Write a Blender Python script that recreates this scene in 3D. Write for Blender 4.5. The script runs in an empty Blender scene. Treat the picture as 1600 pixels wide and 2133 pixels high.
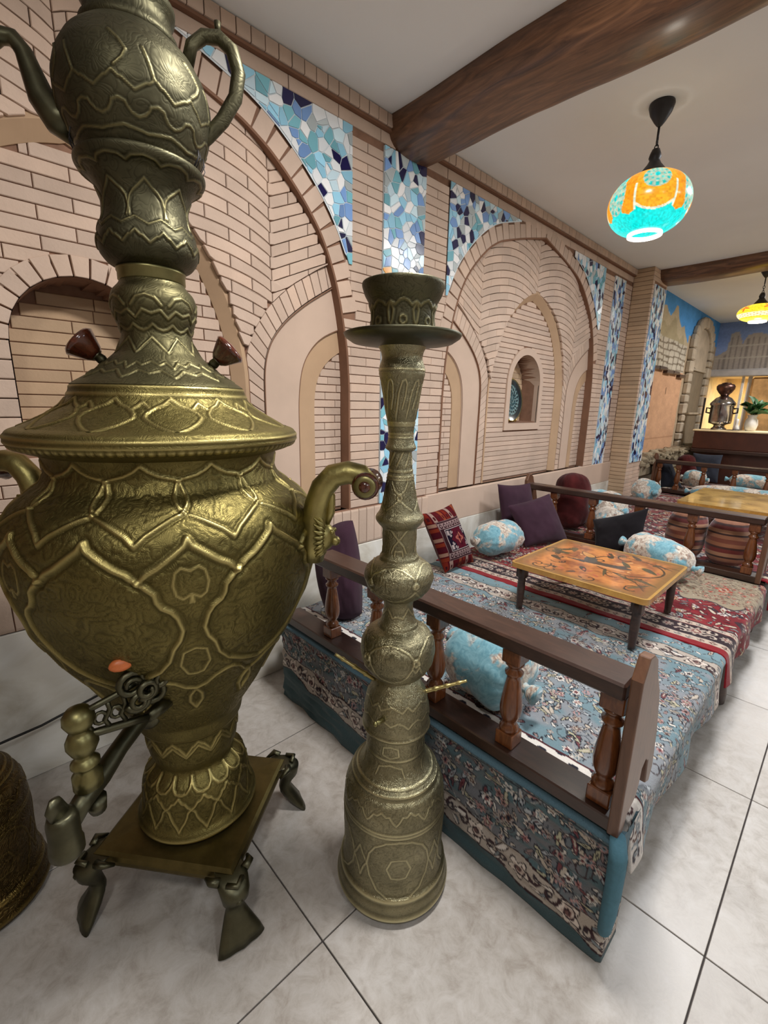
import bpy, math, random
import numpy as np
from mathutils import Matrix, Vector

PI = math.pi
scene = bpy.context.scene
COL = scene.collection

# ------------------------------------------------------------------ camera
def look_matrix(pitch, roll, yaw, loc):
    f = Vector((math.cos(yaw)*math.cos(pitch), math.sin(yaw)*math.cos(pitch), math.sin(pitch)))
    r = f.cross(Vector((0, 0, 1))).normalized()
    u = r.cross(f)
    c, s = math.cos(roll), math.sin(roll)
    r2, u2 = c*r + s*u, -s*r + c*u
    m = Matrix((( r2.x, u2.x, -f.x, loc[0]), (r2.y, u2.y, -f.y, loc[1]), (r2.z, u2.z, -f.z, loc[2]), (0, 0, 0, 1)))
    return m
cam_d = bpy.data.cameras.new('camera')
cam = bpy.data.objects.new('camera', cam_d)
COL.objects.link(cam)
cam_d.sensor_fit = 'HORIZONTAL'; cam_d.sensor_width = 36.0
cam_d.lens = 938.81/1600*36.0
cam_d.clip_start = 0.05; cam_d.clip_end = 60
cam.matrix_world = look_matrix(-0.233837, 0.019275, 0.804073, (0, 0, 1.5))
scene.camera = cam

# ------------------------------------------------------------------ world, lights, exposure
world = bpy.data.worlds.new('room_ambient'); scene.world = world
world.use_nodes = True
world.node_tree.nodes['Background'].inputs[0].default_value = (0.9, 0.95, 1.0, 1)
world.node_tree.nodes['Background'].inputs[1].default_value = 0.3
def area(name, loc, size, power, color=(1, .97, .93), target=None):
    d = bpy.data.lights.new(name, 'AREA'); d.shape = 'DISK'; d.size = size; d.energy = power; d.color = color
    o = bpy.data.objects.new(name, d); COL.objects.link(o); o.location = loc
    if target: o.rotation_euler = (Vector(target) - Vector(loc)).to_track_quat('-Z', 'Y').to_euler()
    return o
area('ceiling_downlight', (1.2, .55, 3.0), .34, 52, (1.0, .97, .94))
area('ceiling_downlight', (-0.6, -0.3, 3.0), .34, 17, (1.0, .97, .92))
area('ceiling_downlight', (3.8, .2, 3.0), .4, 50, (.93, .96, 1.0))
area('ceiling_downlight', (6.2, .2, 3.0), .4, 46, (1.0, .97, .94))
area('ceiling_downlight', (8.3, 0.2, 3.0), .4, 66, (1.0, .97, .95))
area('ceiling_downlight', (0.2, -2.6, 3.0), .5, 32, (.9, .95, 1.0))
area('ceiling_downlight', (3.2, -2.0, 3.0), .5, 32, (.84, .92, 1.0))
vs = scene.view_settings
vs.view_transform = 'Standard'; vs.look = 'None'; vs.gamma = 1.0; vs.exposure = 0.14
vs.use_curve_mapping = False
scene.cycles.use_denoising = True
scene.cycles.max_bounces = 6; scene.cycles.diffuse_bounces = 3; scene.cycles.glossy_bounces = 4
scene.cycles.caustics_reflective = False; scene.cycles.caustics_refractive = False

# ------------------------------------------------------------------ helpers
def lin(c):
    c = c/255.0
    return c/12.92 if c <= .04045 else ((c+.055)/1.055)**2.4
def S(r, g, b): return (lin(r), lin(g), lin(b), 1.0)
def S3(r, g, b): return np.array((lin(r), lin(g), lin(b)))

class NT:
    """tiny node-tree writer"""
    def __init__(s, name):
        s.m = bpy.data.materials.new(name); s.m.use_nodes = True
        s.t = s.m.node_tree; s.b = s.t.nodes['Principled BSDF']
    def n(s, typ, **kw):
        x = s.t.nodes.new(typ)
        for k, v in kw.items(): setattr(x, k, v)
        return x
    def l(s, a, b): s.t.links.new(a, b)
    def set(s, inp, v):
        if hasattr(v, 'links'): s.l(v, s.b.inputs[inp])
        else: s.b.inputs[inp].default_value = v
    def coord(s, kind='Object', scale=None, loc=None):
        c = s.n('ShaderNodeTexCoord').outputs[kind]
        if scale is None and loc is None: return c
        mp = s.n('ShaderNodeMapping'); s.l(c, mp.inputs[0])
        if scale is not None: mp.inputs['Scale'].default_value = scale
        if loc is not None: s.l(loc, mp.inputs['Location']) if hasattr(loc, 'links') else None
        return mp.outputs[0]
    def noise(s, vec, scale, detail=4, rough=.55, dist=0.0, out=0):
        x = s.n('ShaderNodeTexNoise'); s.l(vec, x.inputs['Vector'])
        x.inputs['Scale'].default_value = scale; x.inputs['Detail'].default_value = detail
        x.inputs['Roughness'].default_value = rough; x.inputs['Distortion'].default_value = dist
        return x.outputs[out]
    def vor(s, vec, scale, feature='F1', out=0, rnd=1.0):
        x = s.n('ShaderNodeTexVoronoi'); x.feature = feature; s.l(vec, x.inputs['Vector'])
        x.inputs['Scale'].default_value = scale; x.inputs['Randomness'].default_value = rnd
        return x.outputs[out]
    def ramp(s, fac, stops, interp='LINEAR'):
        x = s.n('ShaderNodeValToRGB'); s.l(fac, x.inputs[0]); cr = x.color_ramp; cr.interpolation = interp
        while len(cr.elements) < len(stops): cr.elements.new(.5)
        for e, (p, c) in zip(cr.elements, stops):
            e.position = p; e.color = c if len(c) == 4 else (*c, 1)
        return x.outputs[0]
    def mix(s, fac, a, b, mode='MIX'):
        x = s.n('ShaderNodeMix'); x.data_type = 'RGBA'; x.blend_type = mode
        for i, v in ((0, fac), (6, a), (7, b)):
            if hasattr(v, 'links'): s.l(v, x.inputs[i])
            else: x.inputs[i].default_value = v
        return x.outputs[2]
    def math(s, op, a, b=None):
        x = s.n('ShaderNodeMath'); x.operation = op
        for i, v in ((0, a), (1, b)):
            if v is None: continue
            if hasattr(v, 'links'): s.l(v, x.inputs[i])
            else: x.inputs[i].default_value = v
        return x.outputs[0]
    def bump(s, h, strength=.3, dist=.002, normal=None):
        x = s.n('ShaderNodeBump'); x.inputs['Strength'].default_value = strength; x.inputs['Distance'].default_value = dist
        s.l(h, x.inputs['Height'])
        if normal is not None: s.l(normal, x.inputs['Normal'])
        s.l(x.outputs[0], s.b.inputs['Normal'])
        return x.outputs[0]
    def rnd(s): return s.n('ShaderNodeObjectInfo').outputs['Random']
    def attr(s, name, out='Color'):
        x = s.n('ShaderNodeAttribute'); x.attribute_name = name
        return x.outputs[out]

def plain(name, col, rough=.6, metal=0.0, var=.12, nscale=8, bump=.15, bscale=60, spec=.5, coat=0.0):
    """paint with faint grain: colour noise + fine relief"""
    t = NT(name); v = t.coord('Object')
    n = t.noise(v, nscale)
    d = tuple(c*(1-var) for c in col[:3])+(1,); e = tuple(min(1, c*(1+var)) for c in col[:3])+(1,)
    t.set('Base Color', t.ramp(n, [(.3, d), (.7, e)]))
    t.set('Roughness', rough); t.set('Metallic', metal); t.set('Specular IOR Level', spec); t.set('Coat Weight', coat)
    if bump: t.bump(t.noise(v, bscale, 3), bump, .002)
    return t.m

MESHES = {}
def new_obj(name, mesh, parent=None, loc=(0, 0, 0), rot=(0, 0, 0), scale=(1, 1, 1)):
    o = bpy.data.objects.new(name, mesh); COL.objects.link(o)
    o.location = loc; o.rotation_euler = rot; o.scale = scale
    if parent is not None: o.parent = parent
    return o
def tag(o, label=None, cat=None, group=None, kind=None):
    if label: o['label'] = label
    if cat: o['category'] = cat
    if group: o['group'] = group
    if kind: o['kind'] = kind
    return o
def thing(name, label, cat, loc=(0, 0, 0), rz=0.0, group=None, kind=None):
    o = bpy.data.objects.new(name, None); COL.objects.link(o); o.empty_display_size = .05
    o.location = loc; o.rotation_euler = (0, 0, rz)
    return tag(o, label, cat, group, kind)
def copy_tree(o, parent=None):
    c = o.copy(); COL.objects.link(c); c.parent = parent
    for ch in list(o.children): copy_tree(ch, c)
    return c

class MB:
    """collects vertices and faces, builds one mesh object"""
    def __init__(s): s.v = []; s.f = []; s.sm = []
    def add(s, vs, fs, smooth=False):
        b = len(s.v); s.v.extend([tuple(p) for p in vs])
        for f in fs: s.f.append(tuple(b+i for i in f)); s.sm.append(smooth)
    def box(s, c, h, bev=0.0, rot=None):
        x, y, z = h
        if bev <= 0:
            vs = [(-x,-y,-z),(x,-y,-z),(x,y,-z),(-x,y,-z),(-x,-y,z),(x,-y,z),(x,y,z),(-x,y,z)]
            fs = [(0,3,2,1),(4,5,6,7),(0,1,5,4),(1,2,6,5),(2,3,7,6),(3,0,4,7)]
        else:
            b = min(bev, x*.9, y*.9, z*.9); vs = []; idx = {}
            for sx in (-1, 1):
                for sy in (-1, 1):
                    for sz in (-1, 1):
                        for a in range(3):
                            p = [sx*(x-b), sy*(y-b), sz*(z-b)]
                            p[a] = (sx*x, sy*y, sz*z)[a]
                            idx[(sx, sy, sz, a)] = len(vs); vs.append(tuple(p))
            I = idx; fs = []
            for sg in (-1, 1):
                q = [(sg,-1,-1,0),(sg,1,-1,0),(sg,1,1,0),(sg,-1,1,0)]; fs.append([I[k] for k in (q if sg > 0 else q[::-1])])
                q = [(-1,sg,-1,1),(-1,sg,1,1),(1,sg,1,1),(1,sg,-1,1)]; fs.append([I[k] for k in (q if sg > 0 else q[::-1])])
                q = [(-1,-1,sg,2),(1,-1,sg,2),(1,1,sg,2),(-1,1,sg,2)]; fs.append([I[k] for k in (q if sg > 0 else q[::-1])])
            def edge(a1, a2, ax):
                for s1 in (-1, 1):
                    for s2 in (-1, 1):
                        def key(t, a):
                            k = [0, 0, 0]; k[a1] = s1; k[a2] = s2; k[ax] = t; return I[(k[0], k[1], k[2], a)]
                        q = [key(-1, a1), key(1, a1), key(1, a2), key(-1, a2)]
                        fs.append(q)
            edge(0, 1, 2); edge(0, 2, 1); edge(1, 2, 0)
            for sx in (-1, 1):
                for sy in (-1, 1):
                    for sz in (-1, 1): fs.append([I[(sx, sy, sz, a)] for a in range(3)])
        if rot is not None: vs = [tuple(rot @ Vector(p)) for p in vs]
        s.add([(p[0]+c[0], p[1]+c[1], p[2]+c[2]) for p in vs], fs)
    def lathe(s, prof, n=32, c=(0, 0, 0), M=None, cap=True, smooth=True):
        vs = []; fs = []; k = len(prof)
        for r, z in prof:
            for j in range(n):
                a = 2*PI*j/n; p = Vector((r*math.cos(a), r*math.sin(a), z))
                if M is not None: p = M @ p
                vs.append((p[0]+c[0], p[1]+c[1], p[2]+c[2]))
        for i in range(k-1):
            for j in range(n):
                j2 = (j+1) % n; fs.append((i*n+j, i*n+j2, (i+1)*n+j2, (i+1)*n+j))
        if cap:
            fs.append(tuple(range(n))[::-1]); fs.append(tuple((k-1)*n+j for j in range(n)))
        s.add(vs, fs, smooth)
    def tube(s, pts, radii, n=12, smooth=True, flat=1.0, up=(0, 0, 1)):
        pts = [Vector(p) for p in pts]
        if not hasattr(radii, '__len__'): radii = [radii]*len(pts)
        vs = []; fs = []; pu = Vector(up)
        for i, p in enumerate(pts):
            t = (pts[min(i+1, len(pts)-1)] - pts[max(i-1, 0)]).normalized()
            a = t.cross(pu)
            if a.length < 1e-3: a = t.cross(Vector((1, 0, 0)))
            a.normalize(); b = a.cross(t); pu = b if len(pts) > 2 else pu
            for j in range(n):
                w = 2*PI*j/n; q = p + a*(radii[i]*flat*math.cos(w)) + b*(radii[i]*math.sin(w)); vs.append(q)
        for i in range(len(pts)-1):
            for j in range(n):
                j2 = (j+1) % n; fs.append((i*n+j, i*n+j2, (i+1)*n+j2, (i+1)*n+j))
        k = len(pts); fs.append(tuple(range(n))[::-1]); fs.append(tuple((k-1)*n+j for j in range(n)))
        s.add(vs, fs, smooth)
    def sphere(s, c, r, n=16, m=10, sc=(1, 1, 1)):
        prof = [(max(1e-4, r*math.sin(PI*i/m)), -r*math.cos(PI*i/m)) for i in range(m+1)]
        s.lathe(prof, n, c, Matrix.Diagonal((*sc,)).to_3x3(), cap=False)
    def prism(s, poly, y0, y1, axis='y'):
        """polygon (a,b) extruded: axis y -> (a, y, b); x -> (x, a, b); z -> (a, b, z)"""
        n = len(poly)
        def P(a, b, t): return (a, t, b) if axis == 'y' else ((t, a, b) if axis == 'x' else (a, b, t))
        vs = [P(a, b, y0) for a, b in poly] + [P(a, b, y1) for a, b in poly]
        fs = [tuple(range(n)), tuple(range(2*n-1, n-1, -1))] + [(i, n+i, n+(i+1) % n, (i+1) % n) for i in range(n)]
        s.add(vs, fs)
    def mesh(s, name, m):
        me = bpy.data.meshes.new(name); me.from_pydata(s.v, [], s.f)
        me.polygons.foreach_set('use_smooth', s.sm)
        if m is not None: me.materials.append(m)
        me.update(); return me
    def build(s, name, m, parent=None, loc=(0, 0, 0), rot=(0, 0, 0)):
        return new_obj(name, s.mesh(name, m), parent, loc, rot)
def fix_normals(me):
    import bmesh
    b = bmesh.new(); b.from_mesh(me); bmesh.ops.recalc_face_normals(b, faces=b.faces); b.to_mesh(me); b.free()

def grid_mesh(name, P, m, colors=None, smooth=True, wrap_u=False, attr='Col', flip=False):
    """P: (nu,nv,3) array -> quad sheet, optional per-vertex colour"""
    nu, nv = P.shape[:2]
    me = bpy.data.meshes.new(name)
    me.vertices.add(nu*nv); me.vertices.foreach_set('co', P.reshape(-1).astype(np.float32))
    idx = np.arange(nu*nv).reshape(nu, nv)
    if wrap_u: idx = np.vstack([idx, idx[:1]])
    a, b, c, d = idx[:-1, :-1], idx[1:, :-1], idx[1:, 1:], idx[:-1, 1:]
    q = np.stack([a, b, c, d] if not flip else [a, d, c, b], -1).reshape(-1, 4)
    k = len(q)
    me.loops.add(4*k); me.loops.foreach_set('vertex_index', q.reshape(-1).astype(np.int32))
    me.polygons.add(k); me.polygons.foreach_set('loop_start', (np.arange(k)*4).astype(np.int32))
    me.polygons.foreach_set('use_smooth', np.full(k, smooth))
    if m is not None: me.materials.append(m)
    me.update(calc_edges=True)
    if colors is not None:
        ca = me.color_attributes.new(attr, 'FLOAT_COLOR', 'POINT')
        cc = np.ones((nu*nv, 4), np.float32); C = colors.reshape(nu*nv, -1)
        cc[:, :C.shape[1]] = C
        ca.data.foreach_set('color', cc.reshape(-1))
    return me

class Canvas:
    """paints motifs on a regular (u,v) grid; used as point colours of dense meshes"""
    def __init__(s, w, h, step, base):
        s.nu, s.nv = max(2, int(round(w/step))+1), max(2, int(round(h/step))+1)
        s.u = np.linspace(0, w, s.nu); s.v = np.linspace(0, h, s.nv); s.w, s.h = w, h
        s.U, s.V = np.meshgrid(s.u, s.v, indexing='ij')
        s.c = np.empty((s.nu, s.nv, 3)); s.c[:] = base
    def win(s, x, y, r):
        i0, i1 = np.searchsorted(s.u, (x-r, x+r)); j0, j1 = np.searchsorted(s.v, (y-r, y+r))
        return slice(i0, i1), slice(j0, j1)
    def fill(s, mask, col): s.c[mask] = col
    def rect(s, u0, u1, v0, v1, col): s.c[(s.U >= u0) & (s.U <= u1) & (s.V >= v0) & (s.V <= v1)] = col
    def leaf(s, x, y, a, b, ang, col, out=None, ow=.002):
        w = s.win(x, y, a+ow+.001)
        X = s.U[w]-x; Y = s.V[w]-y; c, t = math.cos(ang), math.sin(ang)
        p = X*c+Y*t; q = -X*t+Y*c
        prof = np.sqrt(np.clip(1-(p/a)**2, 0, 1))*(.75-.35*p/a)
        if out is not None:
            p2 = np.sqrt(np.clip(1-(p/(a+ow))**2, 0, 1))*(.75-.35*p/a)*b+ow
            s.c[w][(np.abs(q) < p2) & (np.abs(p) < a+ow)] = out
        s.c[w][(np.abs(q) < prof*b) & (np.abs(p) < a)] = col
    def flower(s, x, y, r, n, c1, c2, c3, ph=0.0, out=None):
        w = s.win(x, y, r*1.2)
        X = s.U[w]-x; Y = s.V[w]-y; d = np.hypot(X, Y); a = np.arctan2(Y, X)
        R = r*(.78+.22*np.cos(n*a+ph))
        if out is not None: s.c[w][d < R*1.15] = out
        s.c[w][d < R] = c1
        s.c[w][d < R*.6] = c2
        s.c[w][d < r*.25] = c3
    def stroke(s, pts, wd, col):
        pts = np.asarray(pts)
        for k in range(len(pts)-1):
            p, q = pts[k], pts[k+1]; m = (p+q)/2; r = np.hypot(*(q-p))/2+wd
            w = s.win(m[0], m[1], r)
            X = s.U[w]-p[0]; Y = s.V[w]-p[1]; d = q-p; L = d@d+1e-12
            t = np.clip((X*d[0]+Y*d[1])/L, 0, 1)
            s.c[w][np.hypot(X-t*d[0], Y-t*d[1]) < wd] = col
    def spiral(s, x, y, r, ang, turns, wd, col, sgn=1):
        t = np.linspace(0, 1, 18)
        a = ang+sgn*turns*2*PI*t; R = r*(1-t*.85)
        s.stroke(np.stack([x+R*np.cos(a), y+R*np.sin(a)], 1), wd, col)
# ------------------------------------------------------------------ materials
M = {}
def brick_mat(name, col, var=.10, joint=False):
    t = NT(name); v = t.coord('Object'); g = t.n('ShaderNodeNewGeometry').outputs['Position']
    n = t.noise(g, 5, 4); r = t.rnd()
    c0 = tuple(c*(1-var) for c in col[:3])+(1,); c1 = tuple(min(1, c*(1+var)) for c in col[:3])+(1,)
    base = t.ramp(n, [(.32, c0), (.68, c1)])
    tint = t.ramp(r, [(0, (.88, .87, .86, 1)), (.5, (1, 1, 1, 1)), (1, (1.06, 1.03, 1.0, 1))])
    t.set('Base Color', t.mix(1.0, base, tint, 'MULTIPLY')); t.set('Roughness', .82); t.set('Specular IOR Level', .25)
    t.bump(t.noise(g, 90, 4), .35, .003)
    return t.m
M['brick'] = brick_mat('tan_brick', S(202, 179, 162), .08)
M['brick_dark'] = brick_mat('shaded_ochre_brick', S(196, 168, 138), .08)  # darker copy of the tan brick, with the pillar side's shade in its colour
M['mortar'] = plain('brown_mortar', S(138, 104, 84), .9, var=.15, nscale=20)
M['plaster'] = plain('smooth_tan_plaster', S(202, 178, 160), .8, var=.06, nscale=4, bump=.12, bscale=40, spec=.25)
M['ochre'] = plain('ochre_plaster', S(186, 156, 126), .8, var=.08, nscale=4, bump=.12, bscale=40, spec=.25)
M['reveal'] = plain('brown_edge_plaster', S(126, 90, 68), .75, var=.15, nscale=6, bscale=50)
M['ceiling'] = plain('ceiling_paint', S(236, 237, 236), .85, var=.02, nscale=2, bump=.06, bscale=120, spec=.2)
M['wallpaint'] = plain('plain_wall_paint', S(205, 190, 172), .85, var=.04, nscale=2)

def tile_mat():
    t = NT('grey_stone_tile'); g = t.n('ShaderNodeNewGeometry').outputs['Position']; r = t.rnd()
    cb = t.n('ShaderNodeCombineXYZ'); t.l(t.math('MULTIPLY', r, 37.0), cb.inputs[0]); t.l(t.math('MULTIPLY', r, 91.0), cb.inputs[1])
    va = t.n('ShaderNodeVectorMath'); va.operation = 'ADD'; t.l(g, va.inputs[0]); t.l(cb.outputs[0], va.inputs[1]); v = va.outputs[0]
    n1 = t.noise(v, 2.2, 6, .6, .6); n2 = t.noise(v, 17, 8, .72, .5)
    a = t.ramp(n1, [(.3, S(150, 142, 133)), (.52, S(178, 171, 163)), (.72, S(196, 192, 187))])
    b = t.ramp(n2, [(.35, S(148, 138, 128)), (.5, S(184, 178, 171)), (.65, S(204, 200, 196))])
    t.set('Base Color', t.mix(.5, a, b)); t.set('Roughness', t.ramp(n2, [(.3, (.30, .30, .30, 1)), (.7, (.44, .44, .44, 1))]))
    t.set('Specular IOR Level', .45); t.bump(n2, .06, .002)
    return t.m
M['tile'] = tile_mat()
M['grout'] = plain('dark_grout', S(70, 64, 62), .9)
def marble():
    t = NT('white_marble'); g = t.n('ShaderNodeNewGeometry').outputs['Position']
    n = t.noise(g, 3.0, 7, .6, 1.2)
    t.set('Base Color', t.ramp(n, [(.3, S(196, 188, 172)), (.5, S(226, 222, 212)), (.7, S(238, 236, 230))])); t.set('Roughness', .3)
    return t.m
M['marble'] = marble()

def mosaic(name, c, rough=.2):
    t = NT(name); r = t.rnd()
    d = tuple(x*.82 for x in c[:3])+(1,); e = tuple(min(1, x*1.15) for x in c[:3])+(1,)
    t.set('Base Color', t.ramp(r, [(0, d), (1, e)])); t.set('Roughness', rough); t.set('Specular IOR Level', .6)
    return t.m
M['mos'] = [mosaic('navy_glass_tile', S(28, 26, 72)), mosaic('white_ceramic_tile', S(240, 246, 250)), mosaic('sky_blue_tile', S(156, 212, 238)),
            mosaic('periwinkle_tile', S(122, 160, 214)), mosaic('aqua_tile', S(120, 182, 196)), mosaic('pale_grey_tile', S(184, 194, 196)), mosaic('ice_blue_tile', S(204, 230, 244))]
M['mos_orange'] = mosaic('amber_tile', S(238, 168, 40))
M['grout_w'] = plain('white_grout', S(214, 222, 226), .8)

def wood(name, a, b, rough=.35, coat=.3, scale=(1, 1, 1), ns=7):
    t = NT(name); v = t.coord('Object', scale)
    n = t.noise(v, ns, 6, .6, 1.4)
    t.set('Base Color', t.ramp(n, [(.3, a), (.55, tuple((x+y)/2 for x, y in zip(a, b))), (.75, b)]))
    t.set('Roughness', rough); t.set('Coat Weight', coat); t.set('Coat Roughness', .2)
    t.bump(n, .12, .002)
    return t.m
M['wood'] = wood('dark_stained_wood', S(44, 27, 21), S(70, 46, 36), .36, .25, (4, 1, 4))
M['wood_red'] = wood('polished_reddish_wood', S(84, 44, 22), S(142, 84, 44), .26, .5, (6, 6, 1.2))
M['wood_mid'] = wood('brown_wood', S(88, 58, 42), S(120, 84, 62), .4, .25, (4, 4, 1))
M['knobwood'] = wood('glossy_mahogany', S(56, 22, 14), S(104, 46, 26), .15, .8, (8, 8, 2), 12)
M['log'] = wood('rough_log', S(66, 42, 28), S(140, 98, 68), .45, .3, (6, .7, 6), 5)
M['counter'] = wood('dark_red_veneer', S(66, 32, 20), S(92, 48, 30), .4, .2, (1, 1, 1), 3)

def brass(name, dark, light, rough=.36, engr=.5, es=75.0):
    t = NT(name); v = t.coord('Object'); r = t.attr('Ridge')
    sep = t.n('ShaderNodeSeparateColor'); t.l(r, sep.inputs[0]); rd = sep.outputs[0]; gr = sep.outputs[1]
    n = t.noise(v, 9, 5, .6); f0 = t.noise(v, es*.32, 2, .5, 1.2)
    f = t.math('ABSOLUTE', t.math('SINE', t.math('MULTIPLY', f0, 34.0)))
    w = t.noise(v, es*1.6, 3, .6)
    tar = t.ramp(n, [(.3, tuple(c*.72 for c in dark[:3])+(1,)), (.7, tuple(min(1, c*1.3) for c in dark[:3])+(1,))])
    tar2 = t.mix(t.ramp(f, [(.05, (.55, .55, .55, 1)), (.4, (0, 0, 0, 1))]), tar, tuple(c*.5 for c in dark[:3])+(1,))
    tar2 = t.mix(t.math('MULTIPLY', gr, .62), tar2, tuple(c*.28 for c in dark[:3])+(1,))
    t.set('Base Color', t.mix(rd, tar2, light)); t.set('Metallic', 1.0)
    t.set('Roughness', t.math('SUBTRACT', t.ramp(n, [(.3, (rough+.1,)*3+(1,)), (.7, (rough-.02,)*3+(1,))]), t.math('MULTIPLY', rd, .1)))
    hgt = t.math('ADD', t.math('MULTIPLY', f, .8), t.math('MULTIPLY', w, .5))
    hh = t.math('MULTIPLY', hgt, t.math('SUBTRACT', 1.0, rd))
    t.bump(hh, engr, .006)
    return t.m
M['brass'] = brass('aged_engraved_brass', S(116, 106, 64), S(186, 172, 114), .46, .16, 90.0)
M['brass_mid'] = brass('olive_engraved_brass', S(98, 93, 67), S(146, 138, 98), .48, .12, 60.0)
M['brass_top'] = brass('dull_olive_brass', S(84, 81, 63), S(128, 121, 86), .48, .10, 50.0)
M['brass_hk'] = brass('pale_engraved_brass', S(146, 140, 112), S(204, 196, 156), .38, .25, 130.0)
M['brass_old'] = brass('dark_brown_brass', S(86, 70, 40), S(130, 112, 64), .4)
def metal(name, c, rough, bs=30, bump=.2):
    t = NT(name); v = t.coord('Object'); n = t.noise(v, 12, 5, .6)
    t.set('Base Color', t.ramp(n, [(.3, tuple(x*.6 for x in c[:3])+(1,)), (.7, tuple(min(1, x*1.15) for x in c[:3])+(1,))]))
    t.set('Metallic', 1.0); t.set('Roughness', rough); t.bump(t.noise(v, bs, 4), bump, .003)
    return t.m
M['bronze'] = metal('dark_green_bronze', S(92, 90, 72), .42)
M['brass_plain'] = metal('plain_brass', S(140, 134, 92), .4, 40, .15)
M['brass_stub'] = metal('dull_yellow_brass', S(188, 174, 118), .35, 40, .1)
M['green_brass'] = metal('green_gold_brass', S(168, 158, 104), .42, 60, .4)
M['gold'] = metal('polished_gold_rim', S(226, 196, 110), .2, 40, .05)
M['silver'] = metal('tarnished_silver', S(176, 172, 170), .18, 20, .05)
M['iron'] = plain('black_painted_iron', S(44, 42, 44), .45, .3, nscale=20)
M['amber'] = plain('orange_stone', S(214, 116, 62), .4, var=.25, nscale=40)
M['black_cable'] = plain('black_rubber', S(20, 20, 20), .5)

def painted(name, rough=.85, pile=.0, ps=300, spec=.2, coat=0.0, sheen=0.0, grain=.15):
    t = NT(name); a = t.attr('Col'); g = t.n('ShaderNodeNewGeometry').outputs['Position']
    n = t.noise(g, ps, 2)
    t.set('Base Color', t.mix(1.0, a, t.ramp(n, [(.2, (1-grain,)*3+(1,)), (.8, (1+grain*.4,)*3+(1,))]), 'MULTIPLY'))
    t.set('Roughness', rough); t.set('Specular IOR Level', spec); t.set('Coat Weight', coat); t.set('Coat Roughness', .08); t.set('Sheen Weight', sheen)
    if pile: t.bump(n, pile, .004)
    return t.m
M['carpet'] = painted('woven_carpet', .95, .5, 260, .1, sheen=.15)
M['lacquer'] = painted('lacquered_painted_wood', .3, .0, 60, .5, .6)
M['kilim'] = painted('woven_kilim', .9, .5, 350, .1)
M['mural'] = painted('painted_mural', .85, .15, 30, .15)
M['enamel'] = painted('enamel_plate', .15, .0, 60, .6, .5)

def velvet(name, c, var=.25):
    t = NT(name); v = t.coord('Object'); n = t.noise(v, 7, 4); w = t.noise(v, 300, 2)
    t.set('Base Color', t.ramp(n, [(.3, tuple(x*(1-var) for x in c[:3])+(1,)), (.7, tuple(min(1, x*(1+var)) for x in c[:3])+(1,))]))
    t.set('Roughness', .95); t.set('Sheen Weight', .1); t.set('Specular IOR Level', .1); t.bump(w, .25, .003)
    return t.m
M['purple'] = velvet('plum_velvet', S(60, 39, 51), .18)
M['blackcloth'] = velvet('black_cloth', S(26, 23, 26))
M['slate'] = velvet('slate_cloth', S(44, 48, 58))
M['wine'] = velvet('wine_red_brocade', S(74, 28, 28), .5)
def blue_velvet():
    t = NT('blue_cream_velvet'); v = t.coord('Object'); r = t.rnd()
    cb = t.n('ShaderNodeCombineXYZ')
    for i, k in enumerate((17., 43., 71.)): t.l(t.math('MULTIPLY', r, k), cb.inputs[i])
    va = t.n('ShaderNodeVectorMath'); va.operation = 'ADD'; t.l(v, va.inputs[0]); t.l(cb.outputs[0], va.inputs[1]); v = va.outputs[0]
    n = t.noise(v, 6.0, 4, .6, .3); f = t.noise(v, 30, 4, .6, 1.5); e = t.vor(v, 34, 'DISTANCE_TO_EDGE')
    blue = t.ramp(f, [(.3, S(88, 140, 156)), (.7, S(134, 180, 192))])
    cream = t.ramp(f, [(.38, S(146, 116, 100)), (.48, S(200, 188, 172)), (.7, S(222, 214, 202))])
    cream = t.mix(t.ramp(e, [(.02, (.6, .6, .6, 1)), (.05, (0, 0, 0, 1))]), cream, S(158, 138, 126))
    t.set('Base Color', t.mix(t.ramp(n, [(.47, (0, 0, 0, 1)), (.53, (1, 1, 1, 1))]), blue, cream))
    t.set('Roughness', .8); t.set('Sheen Weight', .4); t.set('Specular IOR Level', .2); t.bump(f, .3, .004)
    return t.m
M['bluevelvet'] = blue_velvet()
def stripes():
    t = NT('striped_bolster_cloth'); v = t.coord('Object'); sp = t.n('ShaderNodeSeparateXYZ'); t.l(v, sp.inputs[0])
    x = t.math('FRACT', t.math('MULTIPLY', sp.outputs[2], 6.2))
    t.set('Base Color', t.ramp(x, [(0, S(120, 62, 44)), (.18, S(156, 104, 76)), (.34, S(58, 30, 26)), (.42, S(168, 122, 92)), (.58, S(112, 40, 34)), (.75, S(70, 36, 30)), (.84, S(150, 96, 66))], 'CONSTANT'))
    t.set('Roughness', .75); t.set('Sheen Weight', .3); t.bump(t.noise(v, 200, 2), .2, .003)
    return t.m
M['stripe'] = stripes()
M['leafgreen'] = plain('green_leaf', S(40, 84, 40), .5, var=.3)
M['china'] = plain('white_china', S(226, 224, 220), .2)
M['straw'] = plain('grey_dry_stone', S(140, 128, 106), .95, var=.35, nscale=14)
M['stone'] = brick_mat('mural_stone', S(176, 164, 146), .16)
M['cream_wall'] = plain('cream_wall', S(240, 220, 176), .8)
M['rockwall'] = plain('ochre_rock_wall', S(206, 160, 104), .9, var=.35, nscale=6, bump=.5, bscale=12)
def glow(name, strength):
    t = NT(name); a = t.attr('Col')
    t.set('Base Color', (0, 0, 0, 1)); t.set('Emission Color', a); t.set('Emission Strength', strength); t.set('Roughness', .2)
    return t.m
M['lampshade'] = glow('glowing_mosaic_glass', 1.0)
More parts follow.
